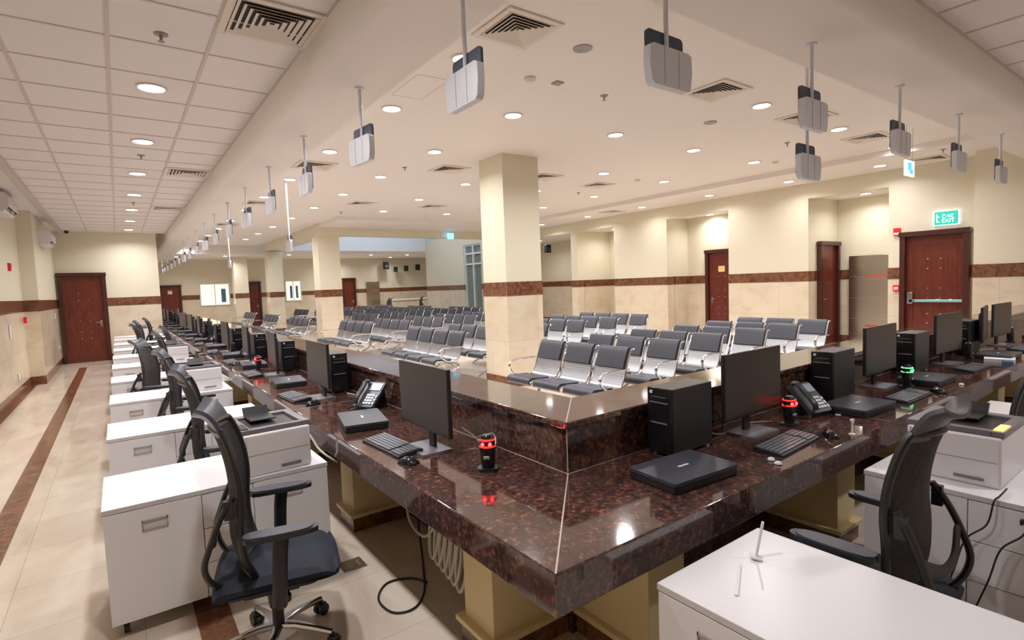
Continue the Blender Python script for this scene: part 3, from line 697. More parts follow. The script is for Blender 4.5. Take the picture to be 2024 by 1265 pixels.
# ================================================================== HANGING DISPLAYS
def display(drop):
    e = empty('hanging_display')      # origin at the ceiling plate; faces +-y, wide in x
    m = MB(); m.cyl((0, 0, 0), (0, 0, -.012), .035, seg=16); m.build('ceiling_plate', silver, e)
    m = MB(); m.cyl((0, 0, -.01), (0, 0, -drop-.24), .013, seg=12); m.build('pole', silver, e)
    m = MB(); m.prism(rrect(-.148, .148, -drop-.25, -drop-.0, .025), .006, .022, 'y'); m.build('rear_plate', navy, e, bevel=.003)
    out = [(-.168, -drop-.10), (-.172, -drop-.19), (-.160, -drop-.27), (-.14, -drop-.29), (.14, -drop-.29), (.160, -drop-.27), (.172, -drop-.19), (.168, -drop-.10), (.14, -drop-.088), (-.14, -drop-.088)]
    m = MB(); m.prism(out, -.034, .010, 'y'); h = m.build('housing', silver, e, bevel=.009, seg=3)
    for x in (-.058, .058):
        m = MB(); m.box(x-.0015, x+.0015, -.0352, -.033, -drop-.28, -drop-.095); m.build('seam', grommet, h)
    return e
hd = display(.30)
for k in range(17):
    y = 2.62+1.572*k
    place(hd, 1.65, y, ZS, A90+(.12 if k % 3 == 1 else 0), 'silver and navy display hanging over the long counter, %s' % ('largest, nearest the corner' if k == 0 else '%s from the corner' % (ORD[k])), 'display', 'small displays hanging over the long counter')
for k in range(5):
    x = 2.42+1.585*k
    place(hd, x, 1.86, ZS, 0, 'silver and navy display hanging over the short counter, %s' % (['large one nearest the corner', 'second, with another display below it', 'third from the corner', 'fourth from the corner, before the sign', 'fifth, hidden farthest along'][k]), 'display', 'small displays hanging over the short counter')
hd2 = display(1.0); hd2.name = 'hanging_hall_display'
place(hd2, 2.66, 10.6, ZH, A90, 'silver display on a long pale pole over the seats, beyond the long counter', 'display')
place(hd2, 4.66, 2.2, ZH, 0, 'lowest silver display on a long pole, showing under the second short counter display', 'display')
place(hd2, 2.66, 17.2, ZH, A90, 'small far silver display on a long pole near the back of the hall', 'display')
# ================================================================== DESK EQUIPMENT (front = -y, origin on the worktop)
def monitor():
    e = empty('monitor')
    m = MB(); m.box(-.29, .29, -.008, .014, .115, .475); m.prism([(.014, .17), (.014, .43), (.035, .40), (.035, .20)], -.20, .20, 'x'); m.build('casing', blackp, e, bevel=.003)
    m = MB(); m.box(-.284, .284, -.0095, -.0075, .128, .469); m.build('screen', screen, e)
    m = MB(); m.box(-.03, .03, .035, .055, .01, .30); m.build('neck', blackp, e, bevel=.004)
    m = MB(); m.prism(rrect(-.13, .13, -.085, .10, .012), 0, .012, 'z'); m.build('stand_base', mat('stand_grey', (.26, .26, .29), .25, .4), e, bevel=.002)
    return e
def monitor2():
    e = monitor(); return e
def tower():
    """long side faces -y, drive face towards -x"""
    e = empty('desktop_computer')
    m = MB(); m.box(-.165, .165, -.075, .075, .012, .345); m.build('case', blackp, e, bevel=.004)
    m = MB(); m.box(-.177, -.165, -.073, .073, .012, .347); f = m.build('front_panel', black, e, bevel=.004)
    m = MB()
    m.box(-.181, -.176, -.055, .055, .27, .275); m.box(-.181, -.176, -.05, .05, .165, .172); m.box(-.181, -.176, -.045, .045, .30, .302); m.build('drive_slot', grommet, f)
    m = MB(); m.cyl((-.177, .045, .325), (-.183, .045, .325), .009, seg=12); m.build('power_button', silver, f)
    m = MB()
    for x in (-.14, .14):
        for y in (-.055, .055): m.cyl((x, y, 0), (x, y, .013), .014, seg=10)
    m.build('foot', silver, e)
    return e
def keyboard():
    e = empty('keyboard')
    m = MB(); m.prism([(-.075, 0), (.075, 0), (.075, .024), (.065, .026), (-.075, .012)], -.225, .225, 'x'); m.build('case', blackp, e, bevel=.003)
    m = MB()
    for r_ in range(6):
        y0 = -.062+r_*.0215
        for c_ in range(21):
            if c_ == 15 or c_ == 16 and r_ in (2,): continue
            x0 = -.214+c_*.0205
            if r_ == 0 and 4 <= c_ <= 8: 
                if c_ > 4: continue
                m.box(x0, x0+.0995, y0, y0+.0175, .014, .0195); continue
            z = .014+(y0+.06)*.09
            m.box(x0, x0+.0175, y0, y0+.0175, z, z+.007)
    m.build('keys', keyc, e); return e
def mouse():
    e = empty('mouse')
    m = MB(); P = []
    prof = [(-.058, .004), (-.052, .020), (-.02, .034), (.02, .034), (.048, .020), (.055, .005)]
    vv = []; nx = 7
    for i in range(nx):
        u = -1+2*i/(nx-1)
        for y, z in prof: vv.append((u*.031*(1-.1*(y/.055)**2), y*(1-.08*u*u), .002+z*(1-.55*u*u)))
        for y, z in prof[::-1]: vv.append((u*.030, y*(1-.08*u*u), .001))
    nr = 12; fs = [(i*nr+j, i*nr+(j+1) % nr, (i+1)*nr+(j+1) % nr, (i+1)*nr+j) for i in range(nx-1) for j in range(nr)]+[tuple(range(nr)), tuple(range((nx-1)*nr, nx*nr))]
    m.add(vv, fs); m.build('shell', black, e, sharp=70)
    m = MB(); m.cyl((-.003, .022, .033), (.003, .022, .033), .008, seg=10); m.build('scroll_wheel', keyc, e)
    return e
def laptop():
    e = empty('closed_laptop')
    m = MB(); m.prism(rrect(-.185, .185, -.125, .125, .012), .004, .028, 'z'); b_ = m.build('base', blackp, e, bevel=.003)
    m = MB(); m.prism(rrect(-.187, .187, -.128, .127, .012), .030, .043, 'z'); l_ = m.build('lid', slate, e, bevel=.003)
    m = MB(); m.box(-.03, .03, -.006, .006, .0432, .0438); m.build('maker_mark', silver, l_)
    m = MB(); m.box(-.17, -.05, .122, .130, .02, .034); m.box(.05, .17, .122, .130, .02, .034); m.build('hinge', blackp, e)
    m = MB()
    for x in (-.15, .15):
        for y in (-.1, .1): m.cyl((x, y, 0), (x, y, .005), .01, seg=8)
    m.build('rubber_feet', blackp, b_)
    return e
def camera_pod(lamp, nm):
    e = empty('desk_scanner')
    m = MB(); m.prism([(p[0]*1.0, p[1]) for p in rrect(-.05, .05, -.04, .04, .028, 5)], 0, .016, 'z'); m.build('base', blackp, e, bevel=.004)
    m = MB()
    lv = [(.016, .030, .026), (.04, .036, .031), (.09, .040, .034), (.14, .039, .033), (.165, .034, .028), (.176, .020, .016)]; seg = 20
    vv = [(a*math.cos(2*PI*k/seg), b_*math.sin(2*PI*k/seg), z) for z, a, b_ in lv for k in range(seg)]
    fs = [(i*seg+k, i*seg+(k+1) % seg, (i+1)*seg+(k+1) % seg, (i+1)*seg+k) for i in range(5) for k in range(seg)]+[tuple(range(seg))[::-1], tuple(range(5*seg, 6*seg))]
    m.add(vv, fs); m.build('body', black, e)
    m = MB(); m.box(-.016, .016, -.040, -.03, .062, .078); m.build('lens_block', grommet, e, bevel=.004)
    if lamp:
        m = MB()
        for x in (-.018, .018): m.cyl((x, -.028, .135), (x, -.0365, .135), .0085, seg=12)
        m.build('lamp', redl if lamp == 1 else grnl, e)
        m = MB(); m.cyl((0, 0, .118), (0, 0, .126), .0395, .0390, 20); m.cyl((0, 0, .150), (0, 0, .158), .0390, .0365, 20); m.build('light_ring', mat('red_ring_%d' % lamp, (.6, .02, .02), .3, emit=(1, .03, .02) if lamp == 1 else (.1, .7, .3), es=1.1), e)
    return e
def phone():
    e = empty('desk_phone')
    Mx = Matrix.Rotation(math.radians(42), 4, 'X')
    m = MB(); m.prism(rrect(-.095, .095, -.11, .12, .02), .0, .025, 'z', M=Matrix.Translation((0, 0, .085)) @ Mx); b_ = m.build('body', slate, e, bevel=.005)
    T = Matrix.Translation((0, 0, .085)) @ Mx
    m = MB(); m.box(-.02, .085, .04, .105, .0252, .030, M=T); m.build('display', lcd, b_, bevel=.002)
    m = MB()
    for r_ in range(4):
        for c_ in range(3): m.box(-.01+c_*.026, .010+c_*.026, -.085+r_*.024, -.069+r_*.024, .025, .031, M=T)
    for r_ in range(3): m.box(.073, .088, -.085+r_*.03, -.066+r_*.03, .025, .031, M=T)
    m.build('buttons', silver, b_)
    m = MB(); m.prism([(.0, .0), (.13, 0), (.10, .15), (.06, .12)], -.05, .05, 'x'); m.build('stand', blackp, e, bevel=.004)
    m = MB(); m.tube(catmull([(-.062, -.10, .04), (-.062, -.06, .062), (-.062, .03, .060), (-.062, .09, .062), (-.062, .115, .038)], 5), .021, 10, M=T, rz=.014); m.build('handset', blackp, e)
    m = MB(); m.tube(catmull([(-.075, -.07, .03), (-.13, -.10, .012), (-.17, -.05, .010), (-.16, .02, .010), (-.10, .06, .010), (-.05, .08, .02)], 6), .006, 6); m.build('cord', blackp, e)
    return e
def printer(kind=0):
    """front -y, origin at centre of its foot"""
    e = empty('printer')
    m = MB(); m.box(-.18, .18, -.22, .22, 0, .235); m.build('body', offw, e, bevel=.012, seg=3)
    m = MB(); m.box(-.186, -.13, -.205, .205, .236, .262); m.box(.14, .186, -.205, .205, .236, .262); m.box(-.13, .14, .15, .205, .236, .262); m.box(-.13, .14, -.205, -.17, .236, .262); m.box(-.13, .14, -.17, .15, .232, .240)
    t_ = m.build('top_cover', pgrey, e, bevel=.004)
    m = MB(); m.add([(-.12, -.165, .243), (.13, -.165, .243), (.13, .14, .249), (-.12, .14, .249), (-.12, -.165, .241), (.13, -.165, .241), (.13, .14, .241), (-.12, .14, .241)], [(0, 1, 2, 3), (4, 7, 6, 5), (0, 4, 5, 1), (1, 5, 6, 2), (2, 6, 7, 3), (3, 7, 4, 0)]); m.build('output_tray', blackp, e)
    m = MB(); m.prism([(-.02, .262), (.15, .262), (.18, .315), (.168, .318), (.135, .272), (-.02, .270)], -.09, .05, 'x'); m.build('tray_flap', blackp, e, bevel=.003)
    sx = -1 if kind == 0 else 1
    m = MB(); m.box(*sorted((sx*.178, sx*.142)), -.19, -.06, .262, .268); m.build('control_panel', blackp if kind == 0 else orange, t_, bevel=.002)
    m = MB(); m.box(.01, .12, -.226, -.218, .028, .040); m.box(-.181, -.179, -.10, .06, .06, .12); m.build('tray_handle', pgrey, e, bevel=.002)
    m = MB(); m.box(-.165, .165, -.2215, -.2195, .118, .120); m.box(-.165, -.163, -.2215, -.2195, .01, .23); m.build('seam_line', grommet, e)
    return e
MON, TOW, KEY, MOU, LAP, PHO, PRI = monitor(), tower(), keyboard(), mouse(), laptop(), phone(), printer()
PODR, PODG, PODN = camera_pod(1, ''), camera_pod(2, ''), camera_pod(0, '')
PODG.name = 'desk_scanner_green'; PODN.name = 'desk_scanner_dark'; PODG.name = 'desk_scanner.100'; PODN.name = 'desk_scanner.200'
Z = ZD
mk = {'monitor': (MON, 'monitor'), 'tower': (TOW, 'computer'), 'key': (KEY, 'keyboard'), 'mouse': (MOU, 'mouse'), 'lap': (LAP, 'laptop'), 'phone': (PHO, 'phone'), 'podr': (PODR, 'scanner'), 'podg': (PODG, 'scanner'), 'podn': (PODN, 'scanner')}
GRP = {'monitor': 'desk monitors', 'tower': 'desktop computer towers', 'key': 'black keyboards', 'mouse': 'computer mice', 'lap': 'closed laptops', 'phone': 'desk phones', 'podr': 'desk scanner pods', 'podg': 'desk scanner pods', 'podn': 'desk scanner pods'}
DSC = {'monitor': 'black blank-screened monitor', 'tower': 'black desktop computer tower', 'key': 'black keyboard', 'mouse': 'black mouse', 'lap': 'closed black laptop', 'phone': 'dark desk phone on its stand', 'podr': 'black red-lit desk scanner', 'podg': 'black desk scanner with green ring', 'podn': 'unlit black desk scanner'}
def item(kind, x, y, rot, where):
    o_ = place(mk[kind][0], x, y, Z, rot, DSC[kind]+' '+where, mk[kind][1], GRP[kind])
    if kind == 'lap': o_.scale = (1.12, 1.08, 1.15)
D = math.radians
PL = ['first', 'second', 'third', 'fourth', 'fifth', 'sixth', 'seventh', 'eighth', 'ninth', 'tenth', 'eleventh', 'twelfth', 'thirteenth', 'fourteenth']
# --- long counter, first places placed one by one
wA = lambda k: 'at the long counter\'s %s place from the corner' % PL[k]
item('monitor', 1.33, 2.69, A90+D(0), wA(0)); item('key', 1.20, 2.86, A90+D(3), wA(0)); item('mouse', 1.15, 2.53, A90-D(70), wA(0)); item('lap', 1.27, 3.50, A90-D(12), wA(0))
item('podr', 1.40, 2.17, A90+D(48), wA(0)+''); item('phone', 1.50, 3.93, A90+D(28), wA(0))
item('monitor', 1.32, 4.62, A90, wA(1)); item('key', 1.15, 4.78, A90+D(4), wA(1)); item('tower', 1.53, 4.88, A90+PI, wA(1)); item('lap', 1.30, 5.55, A90-D(6), wA(1)); item('mouse', 1.2, 4.38, A90, wA(1))
item('monitor', 1.33, 6.33, A90-D(4), wA(2)); item('tower', 1.53, 6.62, A90+PI, wA(2)); item('lap', 1.36, 6.0, A90-D(6), wA(2)+', against the monitor foot') if False else None
item('podr', 1.28, 6.85, A90, wA(2)); item('key', 1.14, 6.5, A90, wA(2)); item('lap', 1.30, 7.25, A90-D(6), wA(2))
ym = [7.85, 9.55, 11.3, 12.95, 14.6, 16.3, 18.0, 19.7, 21.4, 23.1]
for i, y in enumerate(ym):
    k = i+3
    item('monitor', 1.33, y, A90+D(random.uniform(-10, 10)), wA(k)); item('tower', 1.53, y+.3+random.uniform(-.05, .05), A90+PI, wA(k))
    item('key', 1.15, y+.08, A90+D(random.uniform(-6, 6)), wA(k)); item('lap', 1.30, y+.85, A90+D(random.uniform(-8, 8)), wA(k))
    if i < 6: item('mouse', 1.16, y-.28, A90, wA(k))
    if i in (0, 2, 3, 5): item('phone', 1.48, y+.60, A90+D(20), wA(k))
    if i in (1, 3): item('podn', 1.36, y-.45, A90, wA(k))
# --- short counter
wB = lambda k: 'at the short counter\'s %s place from the corner' % PL[k]
item('tower', 2.35, 1.755, 0, wB(0)); item('monitor', 2.88, 1.66, 0, wB(0)); item('key', 2.79, 1.42, D(4), wB(0)); item('mouse', 3.10, 1.34, D(-50), wB(0)); item('lap', 2.02, 1.50, D(-4), wB(0))
item('podr', 3.17, 1.60, D(-10), wB(0)); item('phone', 3.53, 1.66, D(-12), wB(0))
item('tower', 4.10, 1.755, 0, wB(1)); item('monitor', 4.72, 1.68, 0, wB(1)); item('key', 4.42, 1.40, 0, wB(1)); item('mouse', 4.74, 1.32, D(-40), wB(1)); item('lap', 3.83, 1.49, D(-3), wB(1)); item('podg', 4.80, 1.53, 0, wB(1))
item('tower', 5.62, 1.755, 0, wB(2)); item('monitor', 6.22, 1.66, D(-4), wB(2)); item('key', 6.02, 1.43, D(-2), wB(2)); item('podn', 6.58, 1.6, 0, wB(2)); item('lap', 5.12, 1.50, 0, wB(2))
item('tower', 7.10, 1.755, 0, wB(3)); item('monitor', 7.36, 1.66, D(9), wB(3)+', edge on'); item('lap', 6.9, 1.45, 0, wB(3)); item('monitor', 8.02, 1.66, D(-3), wB(4)); item('key', 7.7, 1.42, 0, wB(3)); item('podn', 8.4, 1.66, 0, wB(4)); item('lap', 9.0, 1.5, 0, wB(4))
# --- printers
ZC = .66
place(PRI, .665, 3.44, ZC, D(3), 'white and grey printer on the front aisle credenza, flap raised', 'printer', 'white printers')
place(PRI, .67, 6.76, ZC, D(1), 'white printer on the third aisle credenza, behind the second chair', 'printer', 'white printers')
place(PRI, .66, 10.0, ZC, 0, 'white printer on the fifth aisle credenza, partly behind a chair', 'printer', 'white printers')
place(PRI, .5, 16.5, ZC, 0, 'white printer farthest down the aisle row, near the end wall', 'printer', 'white printers')
PR2 = printer(1); PR2.name = 'laser_printer'
place(PR2, 3.36, .82, ZC, A90, 'white printer with glowing orange display by the short counter', 'printer')
# --- sheets and small things
def thin(name, x, y, z, sx, sy, th, rot, mt, label, cat, group=None):
    m = MB(); m.box(-sx/2, sx/2, -sy/2, sy/2, 0, th); o = m.build(name, mt, loc=(x, y, z)); o.rotation_euler = (0, 0, rot); return tag(o, label, cat, group)
thin('paper_stack', 4.9, .55, ZC, .21, .30, .03, .1, paper, 'stack of white paper on the third short counter credenza', 'paper')
thin('paper_sheet', .55, 5.15, ZC, .30, .42, .002, .1, paper, 'white paper sheet on the second aisle credenza', 'paper')
thin('paper_tray', 6.72, 1.40, ZD, .30, .22, .03, .2, paper, 'white tray of papers near the far end of the short counter', 'tray')
thin('ink_pad', 6.5, 1.30, ZD, .10, .07, .03, .3, bluec, 'small blue box next to the white tray on the short counter', 'box')
thin('paper_note', 3.62, 1.52, ZD, .05, .03, .002, .4, paper, 'small white label lying behind the second laptop', 'note')
# wedge brochure holder on the credenza between printers
m = MB(); m.prism([(-.12, 0), (.12, 0), (-.10, .16)], -.09, .09, 'y'); o = m.build('brochure_holder', offw, loc=(.92, 7.15, ZC), bevel=.003); tag(o, 'white wedge shaped brochure holder at the third credenza\'s counter end', 'holder')
m = MB(); m.prism([(-.012, 0), (.012, 0), (.006, .13), (-.006, .13)], -.004, .004, 'y'); m.box(-.03, .03, -.02, .02, 0, .006); o = m.build('white_clip', paper, loc=(1.78, 1.02, ZC), bevel=.001); o.rotation_euler = (.2, .15, .6); tag(o, 'thin white plastic clip standing on the bare credenza', 'clip')
m = MB(); m.box(-.10, .10, -.006, .006, 0, .004); o = m.build('plastic_strip', paper, loc=(1.60, .98, ZC)); o.rotation_euler = (0, 0, .5); tag(o, 'flat white plastic strip beside the upright clip', 'strip')
m = MB(); m.lathe([(.018, 0), (.018, .004), (.006, .01), (.005, .055)], 12)
for a in (-.5, 0, .5): m.cyl((0, 0, .05), (.03*math.sin(a), 0, .085), .004, .007, 8)
o = m.build('cable_tie_tuft', paper, loc=(3.22, 1.28, ZD)); tag(o, 'small white twist of plastic beside the first short counter mouse', 'wrapper')
for i, (x, y, t) in enumerate(((2.47, 1.30, 'left of the first short counter keyboard'), (2.50, 1.35, 'touching the first short counter keyboard'), (5.15, 1.29, 'at the short counter edge by the second place'))):
    m = MB(); m.lathe([(.012, 0), (.018, .004), (.014, .012), (.004, .016)], 10); o = m.build('crumpled_wrapper', paper, loc=(x, y, ZD)); tag(o, 'tiny crumpled wrapper '+t, 'wrapper', 'crumpled wrappers')
# --- cables
def cable(name, pts, r, mt, label, closed=False, k=8, group=None):
    m = MB(); m.tube(catmull(pts, k, closed), r, 6, closed=closed); return tag(m.build(name, mt), label, 'cable', group)
cable('cable', [(1.60, 3.35, .50), (1.50, 3.2, .20), (1.42, 3.0, .015), (1.34, 2.82, .008), (1.24, 2.62, .006), (1.13, 2.52, .006), (1.03, 2.56, .006), (1.02, 2.72, .006), (1.12, 2.84, .006), (1.25, 2.80, .006), (1.30, 2.70, .006)], .006, blackp, 'black cable looped on the floor under the long counter')
for i in range(6):
    y = 2.24+.055*i
    cc = [(1.27+.02*math.sin(t), y+.05*math.cos(t), .33+.012*i+.15*math.sin(t)) for t in [2*PI*j/10 for j in range(10)]]
    cable('cable_coil', cc, .010, cablew, 'cream cable coil hanging under the counter corner, %s of six' % ORD[i], True, 3, 'cream cable coils')
cable('cable', [(1.55, 3.4, .55), (1.38, 3.1, .44), (1.28, 2.85, .33), (1.27, 2.66, .30), (1.27, 2.52, .40), (1.28, 2.45, .55)], .008, cablew, 'cream cable sagging under the long counter beside the coils')
cable('cable', [(1.45, 2.30, .775), (1.55, 2.45, .777), (1.60, 2.60, .80), (1.58, 2.72, .84)], .004, grommet, 'grey cable from the nearest red scanner to the monitor')
cable('cable', [(1.42, 2.22, .80), (1.52, 2.28, .84), (1.60, 2.42, .86), (1.61, 2.6, .80)], .004, grommet, 'grey cable arching behind the nearest red scanner')
cable('cable', [(1.50, 3.85, .776), (1.55, 4.1, .776), (1.58, 4.4, .777), (1.55, 4.6, .778)], .006, cablew, 'pale cable between the first phone and the second tower')
cable('cable', [(2.62, 1.78, .80), (2.70, 1.76, .776), (2.85, 1.74, .776), (3.02, 1.78, .776), (3.16, 1.70, .776)], .005, cablew, 'pale cable behind the first short counter monitor')
cable('cable', [(2.60, 1.74, .95), (2.68, 1.73, .86), (2.72, 1.75, .79), (2.84, 1.78, .82), (2.92, 1.75, .86)], .004, blackp, 'black cable tangle between the first tower and monitor')
for i, (y0, t) in enumerate(((.62, 'upper black cable drooping over the printer credenza'), (.50, 'middle black cable drooping over the printer credenza'), (.34, 'long black cable falling down the printer credenza side'))):
    cable('printer_cable', [(3.14, y0, .675), (3.02, y0, .672), (2.985, y0+.01, .655), (2.972, y0+.03, .55), (2.965, y0+.10, .46), (2.965, y0+.14, .30), (2.965, y0+.20, .10)], .004, blackp, t, False, 8, 'printer cables')
cable('cable', [(.86, 3.55, .80), (.93, 3.55, .76), (.97, 3.5, .67), (1.0, 3.42, .63), (1.06, 3.4, .58)], .007, cablew, 'white cable from the front printer to the counter')
# floor socket
m = MB(); m.box(-.07, .07, -.07, .07, 0, .004); m.cyl((0, 0, .004), (0, 0, .007), .03, seg=16); m.box(-.05, -.035, -.03, .03, .004, .007); m.box(.035, .05, -.03, .03, .004, .007)
tag(m.build('floor_socket', steel, loc=(1.04, 3.18, 0), bevel=.001), 'square metal floor socket beside the front credenza', 'socket')
# ================================================================== WALL THINGS
e = empty('exit_sign', (XW-.03, 3.36, 2.575)); tag(e, 'lit green EXIT sign with arabic line above the exit door', 'exit sign')
m = MB(); m.box(-.02, .028, -.19, .19, -.13, .13); m.build('light_box', glow, e, bevel=.006)
m = MB(); m.box(-.024, -.019, -.178, .178, -.12, .12); m.build('green_face', exitg, e)
def text(body, size, M_, mt, parent, name='lettering'):
    cu = bpy.data.curves.new(name, 'FONT'); cu.body = body; cu.size = size; cu.extrude = .001; cu.align_x = 'CENTER'; cu.align_y = 'CENTER'
    o = bpy.data.objects.new(name, cu); C.objects.link(o); o.parent = parent; o.matrix_local = M_; cu.materials.append(mt)
    dg = bpy.context.evaluated_depsgraph_get(); me = bpy.data.meshes.new_from_object(o.evaluated_get(dg)); bpy.data.objects.remove(o)
    me.materials.clear(); me.materials.append(mt)
    q = bpy.data.objects.new(name, me); C.objects.link(q); q.parent = parent; q.matrix_local = M_; return q
RX = Matrix(((0, 0, -1, 0), (-1, 0, 0, 0), (0, 1, 0, 0), (0, 0, 0, 1)))   # text facing -x
text('EXIT', .095, Matrix.Translation((-.026, -.03, -.055)) @ RX, exitw, e)
text('\u062e\u0631\u0648\u062c', .085, Matrix.Translation((-.026, -.03, .055)) @ RX, exitw, e, 'arabic_lettering')
m = MB(); m.box(-.026, -.0245, .13, .145, -.07, .08); m.box(-.026, -.0245, .10, .13, .02, .035); m.box(-.026, -.0245, .10, .135, -.07, -.055); m.build('pictogram', exitw, e)
e = empty('hanging_sign', (9.40, 3.0, 3.12)); tag(e, 'small lit blue and white sign hanging before the exit door', 'sign')
m = MB(); m.box(-.16, .16, -.015, .015, -.11, .11); m.build('light_box', glow, e, bevel=.004)
m = MB(); m.box(-.10, .04, -.018, -.014, -.03, .08); m.box(-.03, .10, -.018, -.014, -.08, -.01); m.build('blue_arrow', mat('sign_blue', (.1, .45, .8), .4, emit=(.1, .5, .9), es=.8), e)
m = MB(); m.cyl((-.12, 0, .11), (-.12, 0, .6), .004, seg=6); m.cyl((.12, 0, .11), (.12, 0, .6), .004, seg=6); m.build('suspension_wire', steel, e)
e = empty('hanging_sign', (9.6, 16.7, 3.42)); tag(e, 'tiny lit blue sign under the beam left of the front column', 'sign')
m = MB(); m.box(-.12, .12, -.02, .02, -.1, .1); m.build('light_box', mat('sign_cyan', (.2, .6, .9), .4, emit=(.2, .65, 1), es=1.2), e)
m = MB(); m.cyl((0, 0, .1), (0, 0, .2), .006, seg=6); m.build('stem', steel, e)
def fire(x, y, z, ax, sounder, label):
    e = empty('fire_alarm', (x, y, z)); tag(e, label, 'fire alarm', 'red fire alarm devices'); e.rotation_euler = (0, 0, ax)
    if sounder:
        m = MB(); m.box(-.06, .06, -.04, 0, -.07, .07); m.build('housing', redp, e, bevel=.006)
        m = MB(); m.box(-.045, .045, -.052, -.04, -.06, -.02); m.build('strobe', offw, e, bevel=.004)
        m = MB(); m.cyl((0, -.04, .025), (0, -.047, .025), .028, seg=14); m.build('horn', redp, e)
    else:
        m = MB(); m.box(-.055, .055, -.05, 0, -.06, .06); m.build('housing', redp, e, bevel=.006)
        m = MB(); m.box(-.035, .035, -.053, -.05, -.03, .025); m.build('break_glass', offw, e)
        m = MB(); m.box(-.02, .02, -.055, -.053, -.01, .0); m.build('press_mark', redp, e)
fire(XW-.005, 4.14, 2.40, A90, True, 'red alarm sounder high beside the exit door')
fire(XW-.005, 4.14, 1.30, A90, False, 'red call point below the marble band by the exit door')
fire(-1.52, 13.0, 2.30, PI/2, True, 'red alarm sounder high on the aisle side wall')
fire(-1.50, 14.1, 1.32, PI/2, False, 'red call point under the band on the aisle side wall')
def plate(x, y, z, w_, h, rz, label, name='light_switch', cat='switch'):
    m = MB(); m.box(-w_/2, w_/2, -.012, 0, -h/2, h/2); m.box(-w_*.2, w_*.2, -.017, -.011, -h*.25, h*.25); o = m.build(name, offw, loc=(x, y, z), bevel=.002); o.rotation_euler = (0, 0, rz); return tag(o, label, cat)
plate(-1.51, 12.4, 1.18, .10, .22, PI/2, 'tall pale switch plate on the near aisle wall'); plate(-1.265, 17.2, 1.30, .12, .14, PI/2, 'small white switch by the aisle end door')
plate(-1.265, 17.8, .5, .10, .10, PI/2, 'low white socket near the aisle end door', 'wall_socket', 'socket'); plate(-1.51, 12.9, .35, .12, .12, PI/2, 'low white socket on the near aisle wall', 'wall_socket', 'socket')
def aircon(x, y, z, label):
    e = empty('air_conditioner', (x, y, z)); e.rotation_euler = (0, 0, PI/2); tag(e, label, 'air conditioner', 'wall air conditioners')
    m = MB(); m.prism([(0, 0), (0, .30), (-.20, .30), (-.235, .24), (-.235, .09), (-.16, .0)], -.5, .5, 'x'); m.build('casing', offw, e, bevel=.008)
    m = MB(); m.add([(-.46, -.228, .078), (.46, -.228, .078), (.46, -.165, .008), (-.46, -.165, .008), (-.46, -.222, .085), (.46, -.222, .085), (.46, -.158, .014), (-.46, -.158, .014)], [(0, 1, 2, 3), (4, 7, 6, 5), (0, 4, 5, 1), (1, 5, 6, 2), (2, 6, 7, 3), (3, 7, 4, 0)]); m.build('outlet', ventd, e)
    m = MB(); m.box(-.005, .005, -.235, -.16, .01, .09); m.box(-.47, .47, -.205, -.20, .04, .05); m.build('vane', offw, e)
    m = MB(); m.box(-.48, .48, -.19, -.02, .30, .306); m.build('intake_grille', grommet, e)
aircon(-1.52, 12.2, 3.12, 'white wall air conditioner high on the near aisle wall'); aircon(-1.28, 15.7, 2.88, 'white wall air conditioner beyond the wall step, near the end door')
m = MB(); m.lathe([(.05, 0), (.05, -.03), (.045, -.05), (.02, -.07)], 16); tag(m.build('dome_camera', black, loc=(-.95, YE-.2, ZG)), 'small black dome camera in the ceiling corner above the end door', 'camera')
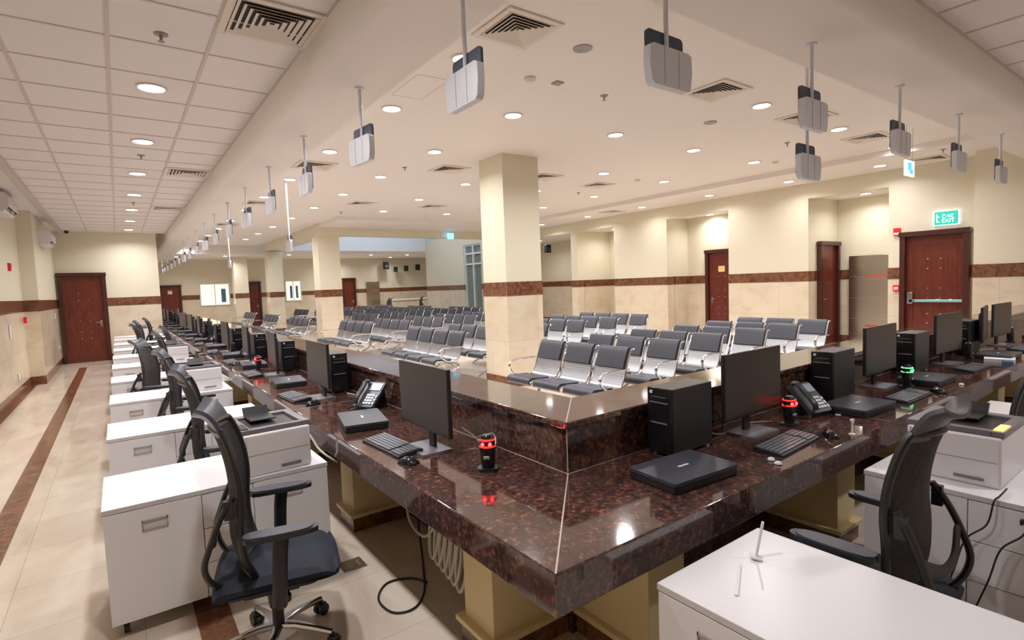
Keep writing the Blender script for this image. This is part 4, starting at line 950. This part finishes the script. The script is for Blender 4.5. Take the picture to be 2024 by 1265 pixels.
# steel lift style panels
def steel_panel(x, y, z0, w_, h, rz, label, red=True):
    e = empty('steel_cabinet', (x, y, z0)); e.rotation_euler = (0, 0, rz); tag(e, label, 'steel cabinet')
    m = MB(); m.box(-w_/2, w_/2, -.05, 0, 0, h); m.build('door_leaf', steelh, e, bevel=.004)
    m = MB()
    for i in range(1, 4): m.box(-w_/2+.01, w_/2-.01, -.053, -.05, h*i/4-.003, h*i/4+.003)
    m.build('panel_seam', grommet, e)
    m = MB()
    for z in (.4, h*.76): m.cyl((-w_/2+.09, -.05, z), (-w_/2+.09, -.062, z), .02, seg=12)
    m.build('knob', chrome, e)
    m = MB()
    for z in (h*.74, .30): m.box(-w_*.12, w_*.42, -.0535, -.05, z, z+.05)
    m.build('red_stripe', mat('faded_red_%d' % int(x), (.55, .10, .07), .4), e)
steel_panel(13.77, 5.08, .09, .92, 1.92, A90, 'brushed steel cabinet with red stripes inside the recess by the exit door')
steel_panel(11.86, YF-.02, .05, .78, 2.03, 0, 'tall brushed steel cabinet against the far back wall')
# black wall speakers far off
m = MB()
def speaker(x, y, z, s, label):
    e = empty('wall_speaker', (x, y, z)); tag(e, label, 'speaker', 'black wall speakers')
    m = MB(); m.box(-.11*s, .11*s, -.12*s, .05, -.16*s, .16*s); m.build('cabinet', black, e, bevel=.01)
    m = MB(); m.cyl((0, -.12*s, -.04*s), (0, -.13*s, -.04*s), .07*s, seg=14); m.build('cone', ventd, e)
    m = MB(); m.cyl((0, .05, 0), (0, .35, 0), .015, seg=8); m.build('bracket', blackp, e)
speaker(12.55, YF-.4, 2.98, 1.3, 'black wall speaker on the far back wall, highest and largest'); speaker(13.15, YF-.4, 2.76, .9, 'black wall speaker on the far back wall, lowest, small'); speaker(13.8, YF-.4, 2.80, 1, 'black wall speaker on the far back wall, third across'); speaker(14.55, YF-.4, 2.86, 1.1, 'black wall speaker on the far back wall, nearest the wall corner')
speaker(13.92, 16.6, 3.0, 1.0, 'black speaker in the deep recess, just right of the front column')
# back wall service desk
e = empty('reception_desk', (13.6, 28.2, 0)); tag(e, 'low cream marble desk before the far back wall', 'desk')
m = MB(); m.box(-1.4, 1.3, -.3, .3, 0, 1.0); m.build('body', wmar, e); m = MB(); m.box(-1.45, 1.35, -.36, .34, 1.0, 1.05); m.build('top', paper, e, bevel=.005)
# the marble partition at the counter's far end
for o_ in (PODG, PODN): pass
